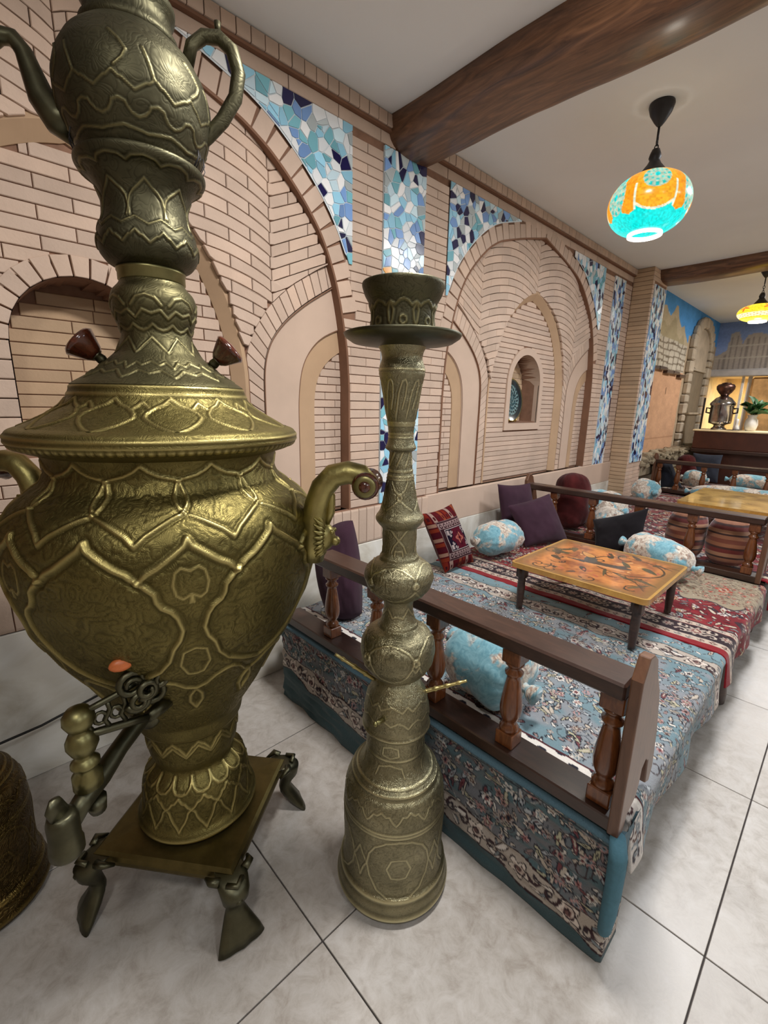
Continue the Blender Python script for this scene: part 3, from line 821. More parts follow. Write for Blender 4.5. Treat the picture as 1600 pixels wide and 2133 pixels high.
# ---- mosaic panels
def clip_half(poly, n, d):
    """keep the side n.p <= d"""
    out = []
    for i in range(len(poly)):
        a, b = poly[i], poly[(i+1) % len(poly)]; fa = n[0]*a[0]+n[1]*a[1]-d; fb = n[0]*b[0]+n[1]*b[1]-d
        if fa <= 0: out.append(a)
        if (fa < 0 < fb) or (fb < 0 < fa):
            t = fa/(fa-fb); out.append((a[0]+(b[0]-a[0])*t, a[1]+(b[1]-a[1])*t))
    return out
def area2(p): return abs(sum(p[i][0]*p[(i+1) % len(p)][1]-p[(i+1) % len(p)][0]*p[i][1] for i in range(len(p))))/2
FARW = [.2, .28, .1, .22, .02, .06, .16]
WTS = [.15, .26, .16, .13, .11, .09, .10]
def mosaic_panel(name, label, x0, x1, z0, z1, size, y, seed, arch=None, aspect=1.0, cap=300, orange=None, wts=None):
    """arch=(centre, sign): region outside the voussoir ring; pieces are Voronoi shards"""
    r = random.Random(seed); nrs = np.random.RandomState(seed)
    nx = max(1, int((x1-x0)/size)); nz = max(1, int((z1-z0)/(size*aspect)))
    sd = np.array([(x0+(i+.5+r.uniform(-.85, .85))*(x1-x0)/nx, z0+(j+.5+r.uniform(-.85, .85))*(z1-z0)/nz) for i in range(nx) for j in range(nz)]); sd[:, 0] = np.clip(sd[:, 0], x0+.004, x1-.004); sd[:, 1] = np.clip(sd[:, 1], z0+.004, z1-.004)
    ringc = None
    if arch: ringc = np.array([(arch[0]+arch[1]*p[0], p[1]) for p in offset(ARCH, .118)])
    cells = []
    for k, s in enumerate(sd):
        poly = [(x0, z0), (x1, z0), (x1, z1), (x0, z1)]
        d = sd-s; dd = (d**2*np.array([1, 1/aspect**2])).sum(1); near = np.argsort(dd)[1:22]
        for j in near:
            v = sd[j]-s; v = v*np.array([1, 1/aspect**2]); m = (sd[j]+s)/2; L = math.hypot(*v); v = v/L
            poly = clip_half(poly, v, float(v@m)-.0027)
            if len(poly) < 3: break
        if len(poly) < 3: continue
        if arch:
            c = np.mean(np.array(poly), 0); q = ringc-c; i = int(np.argmin((q**2).sum(1))); i = min(max(1, i), len(ringc)-2)
            t = ringc[i+1]-ringc[i-1]; t = t/np.linalg.norm(t); nrm = np.array((-t[1], t[0]))*arch[1]   # points away from the arch centre
            if nrm[1] < 0: nrm = -nrm
            poly = clip_half(poly, -nrm, float(-nrm@ringc[i])-.001)
            if len(poly) < 3: continue
        if area2(poly) < size*size*aspect*.06: continue
        cells.append(poly)
    root = thing(name, label, 'mosaic', ((x0+x1)/2, y, z0))
    cx = (x0+x1)/2
    back = MB()
    if arch:
        xs = np.linspace(x0, x1, 24); A = []
        o = np.array([(arch[0]+arch[1]*p[0], p[1]) for p in offset(ARCH, .112)]); od = o[np.argsort(o[:, 0])]
        for xx in xs: A.append((xx-cx, min(z1, max(z0, float(np.interp(xx, od[:, 0], od[:, 1]))))-z0))
        strip(back, A, -.003, [(a[0], z1-z0) for a in A], -.003)
    else: back.box((0, .002, (z1-z0)/2), ((x1-x0)/2, .005, (z1-z0)/2))
    back.build('grout_bed', M['grout_w'], root)
    cells.sort(key=area2, reverse=True); J = {}
    oi = -1 if orange is None else min(range(len(cells)), key=lambda i: math.hypot(np.mean([p[0] for p in cells[i]])-orange[0], np.mean([p[1] for p in cells[i]])-orange[1]))
    for k, poly in enumerate(cells):
        m = r.choices(range(len(WTS)), wts or WTS)[0]; mat_ = M['mos'][m]
        c = np.mean(np.array(poly), 0)
        if k == oi: mat_ = M['mos_orange']
        if poly and (poly[1][0]-poly[0][0])*(poly[2][1]-poly[1][1])-(poly[2][0]-poly[1][0])*(poly[1][1]-poly[0][1]) < 0: poly = poly[::-1]
        tx, tz = r.uniform(-.02, .02), r.uniform(-.02, .02)
        pts = [(p[0]-c[0], p[1]-c[1]) for p in poly]; n = len(pts)
        f0 = [(a, -.0075+a*tx+b*tz, b) for a, b in pts]; b0 = [(a, -.002, b) for a, b in pts]
        fs = [tuple(range(n))]+[(i, n+i, n+(i+1) % n, (i+1) % n) for i in range(n)]
        if k < cap:
            q = MB(); q.add(f0+b0, fs); q.build('mosaic_tile', mat_, root, (c[0]-cx, 0, c[1]-z0))
        else:
            q = J.setdefault(mat_.name, (MB(), mat_)); q[0].add([(p[0]+c[0]-cx, p[1], p[2]+c[1]-z0) for p in f0+b0], fs)
    for q, mt in J.values(): tag(q.build('mosaic_chips', mt, root), kind='stuff')
    return root
mosaic_panel('mosaic_panel', 'blue and white shard mosaic filling the spandrel behind the brass teapot', .62, 1.733, 2.24, 2.888, .047, WY-.002, 11, (B1, 1))
mosaic_panel('mosaic_panel', 'tall blue shard mosaic strip rising behind the hookah', 1.967, 2.313, .875, 2.885, .046, WY-.002, 12, orange=(1.985, 2.262))
mosaic_panel('mosaic_panel', 'blue shard mosaic in the spandrel between the hookah strip and far alcove', 2.547, 3.42, 2.22, 2.888, .045, WY-.002, 13, (B2, -1))
mosaic_panel('mosaic_panel', 'small blue shard mosaic in the corner between far arch and pillar', 4.36, 5.078, 2.3, 2.888, .04, WY-.002, 14, (B2, 1), 1.4)
mosaic_panel('mosaic_panel', 'narrow blue mosaic strip on the wall just before the pillar', 5.347, 5.643, .86, 2.87, .031, WY-.002, 15, None, 1.7, wts=FARW)

# ---- pillar
PX0, PX1, PY = 5.87, 6.36, 1.885
mb = MB(); mb.box(((PX0+PX1)/2, (PY+WY+.1)/2, CZ/2), ((PX1-PX0)/2-.009, (WY+.1-PY)/2-.009, CZ/2)); pil = struct('wall_pillar', mb, M['mortar'], 'square tan brick pillar standing out from the wall', 'pillar')
pb = BrickBed(pil, M['brick_dark'], cap=300); z = .43; k = 0  # side face lies in shadow: that shade is put into the brick colour
while z < 3.02:
    pb.rect(PY+.002, WY, z, min(3.028, z+.0465), PX0, .012, 'x'); z += .0465; k += 1
pb.flush()
pb = BrickBed(pil, M['brick'], cap=150); z = .43
while z < 3.02:
    if .86 < z < 2.86:
        pb.rect(PX0, PX0+.05, z, z+.0465, PY, .012); pb.rect(PX1-.035, PX1, z, z+.0465, PY, .012)
    else:
        pb.rect(PX0, PX0+.24, z, min(3.028, z+.0465), PY, .012); pb.rect(PX0+.24, PX1, z, min(3.028, z+.0465), PY, .012)
    z += .0465
pb.flush()
mosaic_panel('mosaic_panel', 'blue mosaic strip on the front face of the brick pillar', PX0+.05, PX1-.035, .87, 2.86, .031, PY-.002, 16, None, 1.7, wts=FARW)
# ------------------------------------------------------------------ beyond the pillar: painted ruin mural, end wall, service opening
def shade_noise(nu, nv, k, seed, amp):
    r = np.random.RandomState(seed); g = r.rand(k, k)
    x = np.linspace(0, k-1.001, nu); y = np.linspace(0, k-1.001, nv); xi, yi = x.astype(int), y.astype(int)
    fx = (x-xi)[:, None]; fy = (y-yi)[None]
    a = g[np.ix_(xi, yi)]; b = g[np.ix_(np.minimum(xi+1, k-1), yi)]; c = g[np.ix_(xi, np.minimum(yi+1, k-1))]; d = g[np.ix_(np.minimum(xi+1, k-1), np.minimum(yi+1, k-1))]
    v = a*(1-fx)*(1-fy)+b*fx*(1-fy)+c*(1-fx)*fy+d*fx*fy
    return 1+amp*(v-.5)*2
X0 = PX1-.02
cv = Canvas(XE-X0, CZ-.6, .016, S3(92, 158, 216))
cv.c[:] = S3(86, 156, 222)
n = shade_noise(cv.nu, cv.nv, 9, 3, 1.0); cv.c[n > 1.3] = S3(150, 196, 232)
UX = cv.U+X0; VZ = cv.V+.6
def ruin(x): return np.interp(x, [6.3, 7.05, 7.12, 7.2, 7.3, 7.42, 7.55, 7.62, 7.72, 7.82, 8.0, 8.15, 8.25, 8.42, 8.5, 10.4], [2.8, 2.82, 2.86, 2.87, 2.8, 2.76, 2.84, 2.92, 2.92, 2.78, 2.68, 2.72, 2.62, 2.52, 2.5, 2.45])
cv.fill(VZ < ruin(UX), S3(186, 172, 144))
cv.fill(VZ < ruin(UX)-.16-.04*np.sin(UX*9), S3(170, 158, 128))
wallz = 2.49-.02*(UX-7)
cv.fill(VZ < wallz, S3(196, 188, 172))
# masonry lines
for k, z in enumerate(np.arange(2.08, 2.5, .085)):
    cv.fill((np.abs(VZ-(z+.012*np.sin(UX*7+k))) < .01) & (VZ < wallz), S3(120, 108, 92))
    for x in np.arange(6.3+.11*(k % 2), 8.6, .22+.02*(k % 3)):
        cv.fill((np.abs(UX-x) < .012) & (VZ > z) & (VZ < z+.085) & (VZ < wallz), S3(120, 108, 92))
cv.fill(VZ < 2.07, S3(206, 162, 128))
cv.fill((np.abs(VZ-1.1) < .006) & (VZ < 2.0), S3(180, 136, 104))
cv.fill((np.abs(UX-7.0) < .02) & (VZ > 1.25) & (VZ < 1.8), S3(100, 76, 58))
cv.fill((np.abs(UX-7.72) < .012) & (VZ > 1.72) & (VZ < 1.83), S3(110, 84, 64))
cv.fill((UX > 8.45) & (VZ < 2.62), S3(178, 158, 132))
cv.c *= shade_noise(cv.nu, cv.nv, 40, 8, .10)[..., None]
mb = MB(); mb.box(((X0+XE)/2, WY+.06, 1.5), ((XE-X0)/2, .05, 1.58)); wm = struct('wall_mural', mb, M['wallpaint'], 'wall painted with a ruined castle under a blue sky beyond the pillar', 'wall')
P = np.stack([UX, np.full_like(UX, WY+.006), VZ], -1); new_obj('mural_paint', grid_mesh('mural_paint', P, M['mural'], cv.c, flip=False), wm)
# stepped dark bricks and the relief stone arch with its shallow doorway
st = MB(); st.box((0, 0, 0), (.15, .03, .022), .006); sm_ = st.mesh('dark_step_brick', M['wood'])
for k in range(5): new_obj('dark_step_brick', sm_, wm, (6.95+.33*k, WY-.02, 2.055-.012*k+.02*(k % 2)))
arch_t = thing('stone_arch', 'grey stone arch with a blind doorway painted on the mural wall', 'arch', (9.2, WY, .9))
d = MB(); pts = [(-.48, 0), (-.48, 1.62)]+[(.48*math.cos(a), 1.62+.28*math.sin(a)) for a in np.linspace(PI, 0, 14)]+[(.48, 1.62), (.48, 0)]
d.prism(pts, -.012, .01); d.build('blind_door', plain('grey_brown_door', S(122, 110, 92), .8), arch_t)
tp_ = MB(); pt2 = [(-.47, 1.3), (-.47, 1.62)]+[(.47*math.cos(a), 1.62+.27*math.sin(a)) for a in np.linspace(PI, 0, 14)]+[(.47, 1.62), (.47, 1.22)]
tp_.prism(pt2, -.022, -.01); tp_.build('arch_tympanum', M['stone'], arch_t)
r = random.Random(4)
for sx in (-1, 1):
    z = 0
    while z < 1.6:
        h = r.uniform(.11, .19); w = r.uniform(.075, .11); q = MB(); q.box((0, 0, 0), (w, .035+r.uniform(0, .012), h/2-.006), .018)
        q.build('arch_stone', M['stone'], arch_t, (sx*(.48+w*.9), -.03, z+h/2), (0, r.uniform(-.04, .04), 0)); z += h
for k in range(9):
    a = PI*(k+.5)/9; q = MB(); q.box((0, 0, 0), (.07, .04, .085), .02)
    q.build('arch_stone', M['stone'], arch_t, (.56*math.cos(a), -.03, 1.62+.36*math.sin(a)), (0, PI/2-a, 0))
for z in (.55, 1.25):
    q = MB(); q.box((0, -.02, z), (.48, .02, .018), .006); q.build('door_rail', M['stone'], arch_t)
# rubble ledge at the foot of the mural
led = thing('rubble_ledge', 'low ledge of grey dry stone rubble at the foot of the mural', 'ledge', (8.3, 1.985, .62))
q = MB(); q.box((0, 0, .1), (1.93, .07, .1), .03); q.build('ledge_core', M['straw'], led)
q = MB()
for k in range(420):
    x = r.uniform(-1.95, 1.95); s = r.uniform(.02, .055); Mx = Matrix.Rotation(r.uniform(0, 3), 3, 'Z') @ Matrix.Rotation(r.uniform(-.7, .7), 3, 'X')
    q.box((x, r.uniform(-.07, .05), .19+r.uniform(-.04, .08)+.06*(x+1.9)/3.8), (s*1.8, s*.7, s*.5), s*.15, Mx)
tag(q.build('rubble_stones', M['straw'], led), kind='stuff')

# end wall: painted upper part, shelf lintel, opening with a lit back room
cv = Canvas(6.2, CZ-2.2, .02, S3(134, 156, 202))
YY = 2.14-cv.U; ZZ = cv.V+2.2
cv.c *= shade_noise(cv.nu, cv.nv, 14, 5, .2)[..., None]
sk = np.interp(YY, [-4, -1, 0, .6, 1.0, 1.3, 1.42, 1.55, 1.66, 1.72, 1.8, 1.9, 1.94, 2.02, 2.2], [2.6, 2.72, 2.6, 2.76, 2.62, 2.7, 2.8, 2.82, 2.8, 2.66, 2.86, 2.84, 2.55, 2.5, 2.42])
cv.fill(ZZ < sk, S3(172, 162, 152))
for y in np.arange(-3.9, 2.1, .075): cv.fill((np.abs(YY-y) < .014) & (ZZ < sk-.06), S3(138, 130, 124))
for z in (2.42, 2.62): cv.fill((np.abs(ZZ-z) < .012) & (ZZ < sk), S3(186, 178, 166))
mb = MB(); mb.box((XE+.06, -.95, 2.62), (.05, 3.1, .42)); we = struct('wall_end', mb, M['wallpaint'], 'far end wall painted with columned ruins above a lit opening', 'wall')
P = np.stack([np.full_like(YY, XE), YY, ZZ], -1); new_obj('mural_paint', grid_mesh('mural_paint', P, M['mural'], cv.c, flip=True), we)
q = MB(); q.box((XE-.06, -.95, 2.15), (.14, 3.1, .05), .01); q.box((XE-.02, -.95, 2.21), (.1, 3.1, .015), .005); struct('trim_4', q, plain('grey_shelf', S(176, 172, 170), .6), 'grey shelf lintel over the lit service opening', 'lintel')
# back room
mb = MB(); mb.box((XE+1.5, -1, 1.05), (.05, 3.1, 1.12)); wb = struct('wall_kitchen', mb, M['cream_wall'], 'warmly lit cream wall inside the service opening', 'wall')
q = MB(); q.box((XE+.75, 2.14, 1.05), (.8, .04, 1.12)); q.build('side_return', M['cream_wall'], wb)
q = MB(); q.box((XE+.75, -1, 2.17), (.8, 3.1, .03)); q.build('soffit', M['cream_wall'], wb)
q = MB(); q.box((XE-.02, .5, 1.5), (.07, .98, .58), .03); struct('wall_rock', q, M['rockwall'], 'ochre rock textured panel beside the service opening', 'wall')
q = MB(); q.box((XE+.05, 1.52, 1.4), (.03, .03, .72), .005); q.box((XE+.05, 1.62, 1.4), (.02, .02, .72), .005); struct('door_1', q, M['china'], 'white door post standing in the lit service opening', 'door frame')
area('kitchen_lamp', (XE+.7, 1.0, 2.1), .5, 34, (1.0, .84, .56))

# reception counter with dark posts below
ct = thing('reception_counter', 'long dark red wooden counter in front of the lit opening', 'counter', (8.75, 0, 0))
q = MB(); q.box((0, .1, 1.06), (.28, 1.72, .135), .01); q.build('fascia', M['counter'], ct)
q = MB(); q.box((.02, .1, 1.205), (.31, 1.74, .012), .004); q.build('countertop', M['cream_wall'], ct)
q = MB(); q.box((.06, .1, .46), (.2, 1.7, .46), .006); q.build('base_panel', M['counter'], ct)
q = MB(); q.box((-.27, .1, .9), (.03, 1.72, .025), .006); q.build('moulding', M['wood'], ct)

# small silver samovar with its teapot, tray
sv = thing('silver_samovar', 'small silver samovar with dark teapot on the far counter', 'samovar', (8.72, 1.56, 1.217))
q = MB(); q.lathe([(.10, 0), (.10, .02), (.075, .04), (.07, .07), (.1, .085), (.145, .1), (.15, .14), (.15, .36), (.165, .37), (.165, .40), (.15, .42), (.1, .48), (.06, .5), (.05, .52)], 28); q.build('body', M['silver'], sv)
q = MB(); q.lathe([(.05, .52), (.085, .56), (.115, .61), (.12, .65), (.1, .68), (.06, .69), (.06, .70), (.02, .71)], 24); q.build('teapot_top', metal('dark_copper', S(110, 82, 74), .35), sv)
for sgn in (-1, 1):
    q = MB(); q.tube([(0, sgn*.15, .32), (0, sgn*.2, .33), (0, sgn*.2, .26), (0, sgn*.15, .25)], .012, 8); q.build('handle', M['iron'], sv)
q = MB(); q.tube([(-.14, -.03, .12), (-.2, -.04, .11), (-.22, -.05, .08)], .012, 8); q.build('tap', M['silver'], sv)
q = MB(); q.lathe([(.02, 0), (.09, .003), (.1, .012), (.098, .014), (.09, .008), (.02, .005)], 28); tag(q.build('serving_tray', M['silver'], None, (8.59, 1.34, 1.217)), 'round silver tray lying on the counter beside the silver samovar', 'tray')
q = MB(); q.box((0, 0, .24), (.012, .012, .24), .004); tag(q.build('black_stick', M['iron'], None, (8.66, 1.79, 1.217)), 'thin black stick upright at the counter end', 'stick')
# vase with leaves
vs_ = thing('potted_plant', 'green leafy plant in a white vase on the counter', 'plant', (8.72, 1.17, 1.217))
q = MB(); q.lathe([(.05, 0), (.07, .02), (.085, .09), (.075, .16), (.05, .2), (.065, .235), (.055, .235), (.03, .2)], 20); q.build('vase', M['china'], vs_)
lf = MB(); lf.add([(0, 0, 0), (.035, .05, .02), (.03, .11, .03), (0, .17, .0), (-.03, .11, .03), (-.035, .05, .02), (0, .06, -.005), (0, .12, .0)], [(0, 1, 6), (1, 2, 7, 6), (2, 3, 7), (0, 6, 5), (6, 7, 4, 5), (7, 3, 4)], True)
lme = lf.mesh('leaf', M['leafgreen'])
for k in range(26):
    a = r.uniform(0, 2*PI); t = r.uniform(-.3, 1.1); new_obj('leaf', lme, vs_, (.03*math.cos(a), .03*math.sin(a), .23+r.uniform(0, .14)), (t, r.uniform(-.5, .5), a), (1.2, 1.2, 1.2))
q = MB()
for k in range(5): q.tube([(0, 0, .1), (.03*math.cos(k*1.3), .03*math.sin(k*1.3), .38)], .004, 6)
q.build('stems', M['leafgreen'], vs_)
q = MB(); q.lathe([(.03, 0), (.04, .02), (.03, .06), (.022, .09), (.026, .14), (.02, .16), (.005, .17)], 16); tag(q.build('glass_figurine', M['china'], None, (8.58, 1.32, 1.225)), 'small pale figurine standing before the plant on the counter', 'figurine')
# ------------------------------------------------------------------ engraved brass vessels
def smooth_profile(prof, st=.0032, sig=2.0):
    p = np.array(prof); d = np.hypot(*np.diff(p, axis=0).T); L = np.concatenate([[0], np.cumsum(d)])
    n = int(L[-1]/st)+1; q = np.linspace(0, L[-1], n); r = np.interp(q, L, p[:, 0]); z = np.interp(q, L, p[:, 1])
    k = np.exp(-.5*(np.arange(-8, 9)/sig)**2); k /= k.sum()
    def sm(a):
        b = np.concatenate([2*a[0]-a[8:0:-1], a, 2*a[-1]-a[-2:-10:-1]]); return np.convolve(b, k, 'valid')
    return sm(r), sm(z), q
def pnoise(n, s, per_m, circ, seed):
    """smooth noise on a cylinder: n steps round, arc lengths s"""
    kt = max(3, int(circ*per_m)); ks = max(3, int((s[-1]-s[0])*per_m)+2); g = np.random.RandomState(seed).rand(kt, ks)
    a = np.linspace(0, kt, n, endpoint=False); b = (s-s[0])*per_m; ai, bi = a.astype(int), np.clip(b.astype(int), 0, ks-2)
    fa, fb = a-ai, b-bi; fa = (fa*fa*(3-2*fa))[:, None]; fb = (fb*fb*(3-2*fb))[None]; a2 = (ai+1) % kt
    return g[np.ix_(ai, bi)]*(1-fa)*(1-fb)+g[np.ix_(a2, bi)]*fa*(1-fb)+g[np.ix_(ai, bi+1)]*(1-fa)*fb+g[np.ix_(a2, bi+1)]*fa*fb
def engraved(name, prof, pats, m, parent, n=600, st=.0032, H=.0034, lean=None, base=.0, sig=2.0, chase=None):
    """lathe with raised ogee lines. pats: (period_deg, phase_deg, mirror, [polylines of (deg,z)], width, height)"""
    r, z, s = smooth_profile(prof, st, sig)
    th = np.linspace(0, 360, n, endpoint=False)
    nr = np.gradient(z, s); nz = -np.gradient(r, s); nl = np.hypot(nr, nz)+1e-9; nr, nz = nr/nl, nz/nl
    D = np.zeros((n, len(r))); C = np.full((n, len(r)), base)
    zmon = np.maximum.accumulate(z+np.arange(len(z))*1e-9); NEAR = np.zeros_like(C); G = np.zeros_like(C)
    for per, ph, mir, lines, wd, hh in pats:
        phi = (th-ph+per/2) % per-per/2
        if mir: phi = np.abs(phi)
        best = np.full((n, len(r)), 9.0)
        for ln in lines:
            ln = np.array(ln, float); S_ = np.interp(ln[:, 1], zmon, s)
            i0 = max(0, np.searchsorted(s, S_.min()-wd*5)); i1 = min(len(s), np.searchsorted(s, S_.max()+wd*5))
            if i1 <= i0: continue
            rr = r[i0:i1]; ss = s[i0:i1]
            for k in range(len(ln)-1):
                ax, bx = np.radians(ln[k, 0])*rr[None], np.radians(ln[k+1, 0])*rr[None]; ay, by_ = S_[k], S_[k+1]
                X = np.radians(phi)[:, None]*rr[None]-ax; Y = ss[None]-ay; dx = bx-ax; dy = by_-ay; L2 = dx*dx+dy*dy+1e-12
                t = np.clip((X*dx+Y*dy)/L2, 0, 1); d = np.hypot(X-t*dx, Y-t*dy)
                best[:, i0:i1] = np.minimum(best[:, i0:i1], d)
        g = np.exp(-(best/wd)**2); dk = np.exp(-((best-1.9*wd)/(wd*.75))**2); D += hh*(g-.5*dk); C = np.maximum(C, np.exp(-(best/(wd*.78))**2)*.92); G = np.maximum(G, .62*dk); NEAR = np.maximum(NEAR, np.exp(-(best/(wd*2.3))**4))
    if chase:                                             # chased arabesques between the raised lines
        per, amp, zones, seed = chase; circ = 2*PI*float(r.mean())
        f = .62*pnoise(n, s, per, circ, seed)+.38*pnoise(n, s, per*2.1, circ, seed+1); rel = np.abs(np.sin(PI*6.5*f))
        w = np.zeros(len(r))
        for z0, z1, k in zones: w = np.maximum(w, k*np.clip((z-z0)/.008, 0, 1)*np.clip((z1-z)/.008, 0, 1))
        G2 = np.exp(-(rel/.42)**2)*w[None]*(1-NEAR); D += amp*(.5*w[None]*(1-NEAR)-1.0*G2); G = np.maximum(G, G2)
    R = r[None]+D*nr[None]; Z = z[None]+D*nz[None]
    a = np.radians(th)[:, None]
    P = np.stack([R*np.cos(a), R*np.sin(a), Z+0*a], -1)
    if lean is not None:
        k = np.clip(P[..., 2]-lean[2], 0, None); P[..., 0] += lean[0]*k; P[..., 1] += lean[1]*k
    me = grid_mesh(name, P, m, np.stack([np.clip(C, 0, 1), np.clip(G, 0, 1), 0*C], -1), wrap_u=True, attr='Ridge')
    return new_obj(name, me, parent)
def rings(zs, n=24):
    return [[(-200, z), (200, z)] for z in zs]

SAX, SAY = .429, 1.301
sam = thing('brass_samovar', 'giant embossed brass samovar on a square four footed base', 'samovar', (SAX, SAY, 0))
ped = [(.02, .222), (.172, .222), (.180, .232), (.178, .248), (.165, .26), (.160, .30), (.157, .345), (.145, .385), (.118, .408), (.112, .42), (.128, .455), (.134, .50), (.135, .54), (.142, .552), (.15, .56)]
engraved('pedestal', ped, [
    (27, 229, True, [[(0, .366), (4, .352), (7, .35), (10, .338), (13.5, .331)], [(13.5, .331), (10, .322), (8.5, .306), (6, .29), (3, .278), (0, .262)]], .0032, .003),
    (24, 231.8, True, [[(0, .374), (6, .378), (10, .39), (11.4, .402), (11.6, .412)]], .0034, .003),
    (30, 225.5, True, [[(0, .538), (5, .526), (7, .524), (15, .498)], [(0, .525), (15, .488)]], .0034, .003),
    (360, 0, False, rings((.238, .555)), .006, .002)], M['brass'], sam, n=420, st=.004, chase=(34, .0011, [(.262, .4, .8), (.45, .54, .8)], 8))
body = [(.15, .56), (.153, .575), (.158, .60), (.216, .69), (.268, .79), (.318, .865), (.36, .96), (.385, 1.05), (.393, 1.12), (.39, 1.18), (.38, 1.215), (.355, 1.25), (.32, 1.28), (.292, 1.30), (.281, 1.325), (.281, 1.355), (.287, 1.372)]
PH = 254.8
engraved('body', body, [
    (30, PH, True, [[(0, 1.219), (1.2, 1.204), (3.2, 1.194), (6, 1.180), (9, 1.165), (12, 1.154), (15, 1.135)]], .0062, .0062),
    (60, PH, True, [[(15, 1.135), (12.6, 1.122), (10.6, 1.108), (10.2, 1.09), (9, 1.075), (6.2, 1.062), (4.7, 1.046), (3.4, 1.012), (4.6, .985), (7, .962), (9, .925), (13, .895), (20, .872), (30, .85)]], .0056, .0052),
    (30, PH, True, [[(0, 1.265), (4, 1.256), (8, 1.243), (12, 1.228), (15, 1.209)]], .0046, .0044),
    (30, PH, True, [[(0, 1.266), (1.8, 1.28), (2.4, 1.295), (.5, 1.325)]], .004, .0035),
    (30, PH, True, [[(0, 1.328), (4, 1.333), (8, 1.338), (12, 1.348), (15, 1.36)]], .004, .0036),
    (30, PH, True, [[(0, .804), (5, .815), (9, .84), (13, .852), (15, .853)], [(0, .80), (3, .775), (3.4, .75), (0, .718)]], .005, .0042),
    (60, PH, True, [[(0, 1.10), (2.6, 1.09), (4.4, 1.10), (5.2, 1.125), (4.4, 1.15), (2.6, 1.16), (0, 1.152)], [(0, 1.098), (.5, 1.08)]], .0028, .002),
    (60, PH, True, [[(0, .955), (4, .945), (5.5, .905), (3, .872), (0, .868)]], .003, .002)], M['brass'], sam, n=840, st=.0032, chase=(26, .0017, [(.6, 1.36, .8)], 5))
rim = [(.283, 1.368), (.30, 1.374), (.322, 1.381), (.338, 1.39), (.346, 1.402), (.347, 1.412), (.342, 1.424), (.335, 1.43), (.318, 1.436)]
engraved('rim', rim, [(3.2, 0, True, [[(.5, 1.388), (.5, 1.394)]], .004, .002), (360, 0, False, rings((1.402, 1.416)), .004, .0015)], M['brass'], sam, n=480, st=.002, base=.06)
sh = [(.32, 1.434), (.30, 1.443), (.265, 1.462), (.23, 1.485), (.215, 1.505), (.209, 1.522), (.207, 1.532), (.2, 1.536)]
engraved('shoulder', sh, [(30, 255.5, True, [[(0, 1.503), (4, 1.49), (8, 1.484), (12, 1.472), (12.8, 1.463), (9.5, 1.452), (6.5, 1.445), (3, 1.438), (0, 1.434)], [(15, 1.495), (11, 1.482)]], .0034, .003),
    (360, 0, False, rings((1.512, 1.53)), .004, .0015)], M['brass'], sam, n=480, chase=(30, .0009, [(1.436, 1.5, .6)], 3))
lid = [(.205, 1.534), (.2, 1.539), (.165, 1.56), (.13, 1.587), (.10, 1.615), (.085, 1.645), (.082, 1.665), (.092, 1.69), (.1, 1.72), (.1, 1.74), (.093, 1.76), (.078, 1.775), (.073, 1.785)]
engraved('lid', lid, [(40, 243, True, [[(0, 1.59), (8, 1.58), (14, 1.588), (20, 1.572)]], .0026, .0022), (40, 243, True, [[(0, 1.648), (10, 1.632), (20, 1.612)]], .0024, .0022),
    (30, 246, True, [[(0, 1.677), (7, 1.668), (15, 1.664)]], .003, .0024), (45, 246, True, [[(0, 1.70), (12, 1.708), (22.5, 1.69)]], .003, .0024), (36, 243, True, [[(0, 1.56), (9, 1.568), (18, 1.55)]], .003, .0026),
    (50, 240, True, [[(0, 1.742), (12, 1.735), (20, 1.718)]], .003, .002)], M['brass_mid'], sam, n=420, st=.0027)
col_ = [(.073, 1.785), (.0755, 1.79), (.0755, 1.80), (.073, 1.812)]
q = MB(); q.lathe([(.072, 1.782), (.077, 1.786), (.077, 1.803), (.079, 1.806), (.079, 1.812), (.07, 1.816)], 48); q.build('collar', M['brass_plain'], sam)
crown = [(.072, 1.812), (.095, 1.822), (.110, 1.842), (.114, 1.865), (.108, 1.89), (.097, 1.92), (.095, 1.95), (.1, 1.975), (.115, 2.0), (.136, 2.013), (.142, 2.024), (.141, 2.034), (.134, 2.036), (.118, 2.024), (.1, 2.01), (.08, 2.0)]
engraved('crown', crown, [(30, 238, True, [[(0, 1.873), (5, 1.862), (7, 1.862), (15, 1.848)]], .0028, .0026), (30, 238, True, [[(0, 1.902), (6, 1.896), (15, 1.887)]], .0026, .0024),
    (45, 253, True, [[(0, 1.98), (8, 1.966), (15, 1.956), (20, 1.945), (22.5, 1.925), (21, 1.905)]], .0026, .0022), (33, 237, True, [[(0, 2.003), (6, 2.009), (16.5, 2.012)]], .003, .002)], M['brass_top'], sam, n=420, st=.0027)
